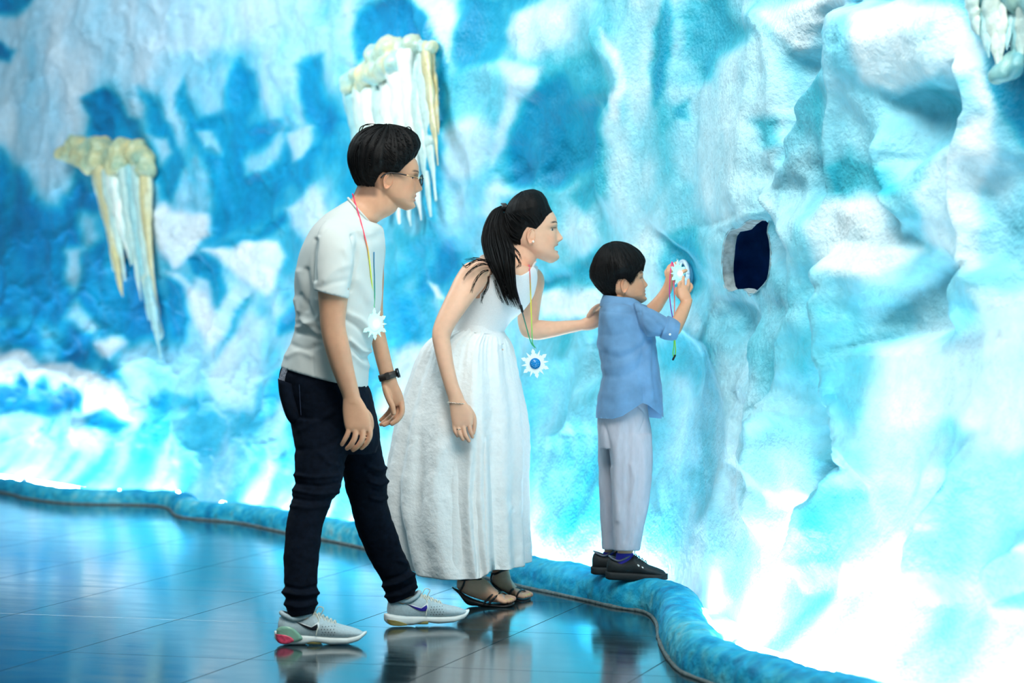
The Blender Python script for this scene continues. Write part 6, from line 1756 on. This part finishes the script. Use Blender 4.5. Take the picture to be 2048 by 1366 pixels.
# ------------------------------------------------------------------ frozen waterfalls hanging on the wall
M['icicle'] = material('frozen_drip', attr='Col', rough=.35, var=.12, scale=30, bump=.5, bump_scale=40, spec=.5, bump_dist=.01, sss=.15, sss_radius=(.6, .8, 1))
def frozen(label, lumps, strands, proud, lump_noise=.03, voxel=.011, cap=((150, 184, 164), (216, 198, 142))):
    pts = [s[0][0] for s in strands]
    o0 = wall_point(*lumps[0][:2])
    root = empty('frozen_waterfall', o0); tag(root, label, 'icicle', 'frozen waterfalls on the ice wall')
    rs = random.Random(int(lumps[0][0]))
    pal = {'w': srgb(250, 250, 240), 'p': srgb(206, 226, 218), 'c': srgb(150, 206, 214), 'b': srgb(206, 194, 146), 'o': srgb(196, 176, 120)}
    m = MB()
    for x, y, rp in lumps:
        w = wall_point(x, y); n = wall_normal_at(x)
        w = P(x, y, w[1] - proud * .8 / max(.35, abs(n[1])))
        mm = MB(); mm.ball((0, 0, 0), 1.0, 14, 10)
        tg = np.array([-n[1], n[0], 0.0]); st_ = 1.0 / max(.35, abs(n[1]))
        rr0 = rp * w[1] / F * 1.25
        vv = mm.verts()
        m.add(w + np.outer(vv[:, 0], tg) * rr0 * st_ + np.outer(vv[:, 1], n) * rr0 * 1.3 + np.outer(vv[:, 2], (0, 0, 1)) * rr0, mm.f)
    me = fuse(m, 'ice_cap', voxel, 10)
    co = coords(me); nr = normals(me)
    f = fbm(co * np.array([9, 9, 5]), 3, .5)
    co = co + nr * (lump_noise * f)[:, None]; set_coords(me, co)
    t = np.clip(.5 + .7 * fbm(co * 7 + 4, 3), 0, 1)[:, None]
    set_color(me, np.array(srgb(*cap[0])) * (1 - t) + np.array(srgb(*cap[1])) * t)
    link('ice_cap', me, M['icicle'], root)
    sh = MB()          # the frozen curtain the drips run down on
    for line, rp, kind in strands:
        ln = catmull(np.array(line, float), 6)
        for k_, (x, y) in enumerate(ln[:int(len(ln) * .72)]):
            w = wall_point(min(max(x, -300), 2180), max(y, -150)); n = wall_normal_at(x)
            tg = np.array([-n[1], n[0], 0.0]); s1 = 1.0 / max(.35, abs(n[1]))
            c_ = P(x, y, w[1] - proud * .45 / max(.35, abs(n[1]))); r0 = rp * w[1] / F * (1.15 - .5 * k_ / len(ln))
            bl = MB(); bl.ball((0, 0, 0), 1.0, 10, 7); vv = bl.verts()
            sh.add(c_ + np.outer(vv[:, 0], tg) * r0 * s1 + np.outer(vv[:, 1], n) * r0 * 1.1 + np.outer(vv[:, 2], (0, 0, 1)) * r0 * 1.8, bl.f)
    me = fuse(sh, 'ice_curtain', voxel * 1.1, 4)
    co = coords(me); nr = normals(me)
    f = fbm(co * np.array([22, 22, 2.2]), 3)
    set_coords(me, co + nr * (.012 * f)[:, None])
    t = np.clip(.5 + .8 * fbm(co * np.array([18, 18, 2.5]) + 7, 2), 0, 1)[:, None]
    set_color(me, np.array(srgb(*cap[0])) * .35 * (1 - t) + np.array(pal['p']) * (.65 + .35 * t) + 0 * t)
    link('ice_curtain', me, M['icicle'], root)
    for line, rp, kind in strands:
        q = []
        for x, y in line:
            w = wall_point(min(max(x, -300), 2180), max(y, -150)); n = wall_normal_at(x)
            q.append(P(x, y, w[1] - proud * rs.uniform(.7, 1.1) / max(.35, abs(n[1]))))
        q = np.array(q)
        # straighten: the drip hangs in front of the wall instead of following every dent
        k = np.linspace(0, 1, len(q))[:, None]
        q = .35 * q + .65 * (q[0] * (1 - k) + q[-1] * k)
        rad = rp * q[0][1] / F
        cs_ = catmull(q, 8); kk_ = np.linspace(0, 1, len(cs_))
        rr_ = rad * (1.0 - .90 * kk_ ** 1.8) * (1 + .12 * np.sin(kk_ * 23 + rs.random() * 6))
        nm = wall_normal_at(line[1][0]); mm = MB(); mm.tube(cs_, rr_ * .92, 12, 1, flat=1.0 / max(.35, abs(nm[1])), up=(-nm[1], nm[0], 0))
        me = mm.mesh('icicle'); co = coords(me); nr = normals(me)
        a = fbm(co * np.array([26, 26, 2.5]), 2)
        set_coords(me, co + nr * (a * rad * .28)[:, None])
        t = np.clip(.25 + .9 * fbm(co * np.array([30, 30, 3]) + 2, 2), 0, 1)[:, None]
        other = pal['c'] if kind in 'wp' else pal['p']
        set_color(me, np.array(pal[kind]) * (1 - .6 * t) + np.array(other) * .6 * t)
        link('icicle', me, M['icicle'], root)
    return root
frozen('beige frozen waterfall with lumpy cap and long icicles on the blue far wall',
       [(140, 306, 17), (156, 290, 16), (172, 312, 20), (196, 292, 17), (206, 322, 21), (232, 308, 19), (252, 300, 18), (272, 302, 17), (287, 316, 17), (242, 332, 20), (290, 338, 14), (190, 330, 16)],
       [([(198, 340), (222, 440), (236, 530), (245, 592)], 13, 'b'), ([(212, 345), (236, 450), (250, 560)], 12, 'p'), ([(224, 350), (242, 440), (258, 515)], 13, 'w'), ([(236, 350), (252, 440), (262, 530)], 10, 'p'), ([(248, 345), (264, 470), (282, 600)], 12, 'p'),
        ([(260, 340), (276, 480), (298, 640)], 12, 'c'), ([(272, 335), (284, 470), (308, 650)], 11, 'p'), ([(284, 335), (290, 460), (312, 600)], 10, 'b'), ([(294, 335), (296, 440), (300, 540)], 9, 'b'), ([(296, 560), (312, 640), (322, 720)], 9, 'c')], .10)
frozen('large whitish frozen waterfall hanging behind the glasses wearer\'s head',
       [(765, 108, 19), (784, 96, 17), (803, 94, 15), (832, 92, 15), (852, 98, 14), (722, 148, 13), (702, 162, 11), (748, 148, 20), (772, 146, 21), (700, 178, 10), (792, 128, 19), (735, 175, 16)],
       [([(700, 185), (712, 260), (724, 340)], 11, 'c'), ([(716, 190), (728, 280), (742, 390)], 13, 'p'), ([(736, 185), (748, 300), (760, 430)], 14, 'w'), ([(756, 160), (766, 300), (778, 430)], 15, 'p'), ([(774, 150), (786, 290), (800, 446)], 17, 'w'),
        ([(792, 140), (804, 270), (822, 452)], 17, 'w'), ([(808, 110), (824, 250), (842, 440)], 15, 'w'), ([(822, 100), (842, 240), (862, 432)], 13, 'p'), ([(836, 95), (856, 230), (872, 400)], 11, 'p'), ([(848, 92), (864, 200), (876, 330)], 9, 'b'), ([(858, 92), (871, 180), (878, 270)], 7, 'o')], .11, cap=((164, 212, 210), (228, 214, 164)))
frozen('blurred greenish icicle curtain on the near wall top beyond the white bulge',
       [(1955, 8, 16), (1975, -8, 18), (2000, -14, 20), (2030, -10, 18), (2055, 0, 20), (2085, 10, 20), (2018, 138, 13), (2008, 150, 11), (2026, 120, 10)],
       [([(1942, 0), (1952, 40), (1958, 70)], 9, 'p'), ([(1962, 0), (1970, 60), (1978, 115)], 10, 'c'), ([(1980, -10), (1990, 60), (1996, 135)], 12, 'p'), ([(2000, -10), (2002, 60), (2002, 130)], 11, 'p'), ([(2018, -10), (2016, 50), (2014, 100)], 10, 'c'), ([(2034, -10), (2030, 60), (2026, 120)], 10, 'c'), ([(2050, 0), (2046, 60), (2040, 130)], 12, 'p'), ([(2070, 0), (2068, 80), (2062, 160)], 12, 'c')], .06, cap=((40, 150, 176), (150, 190, 180)))
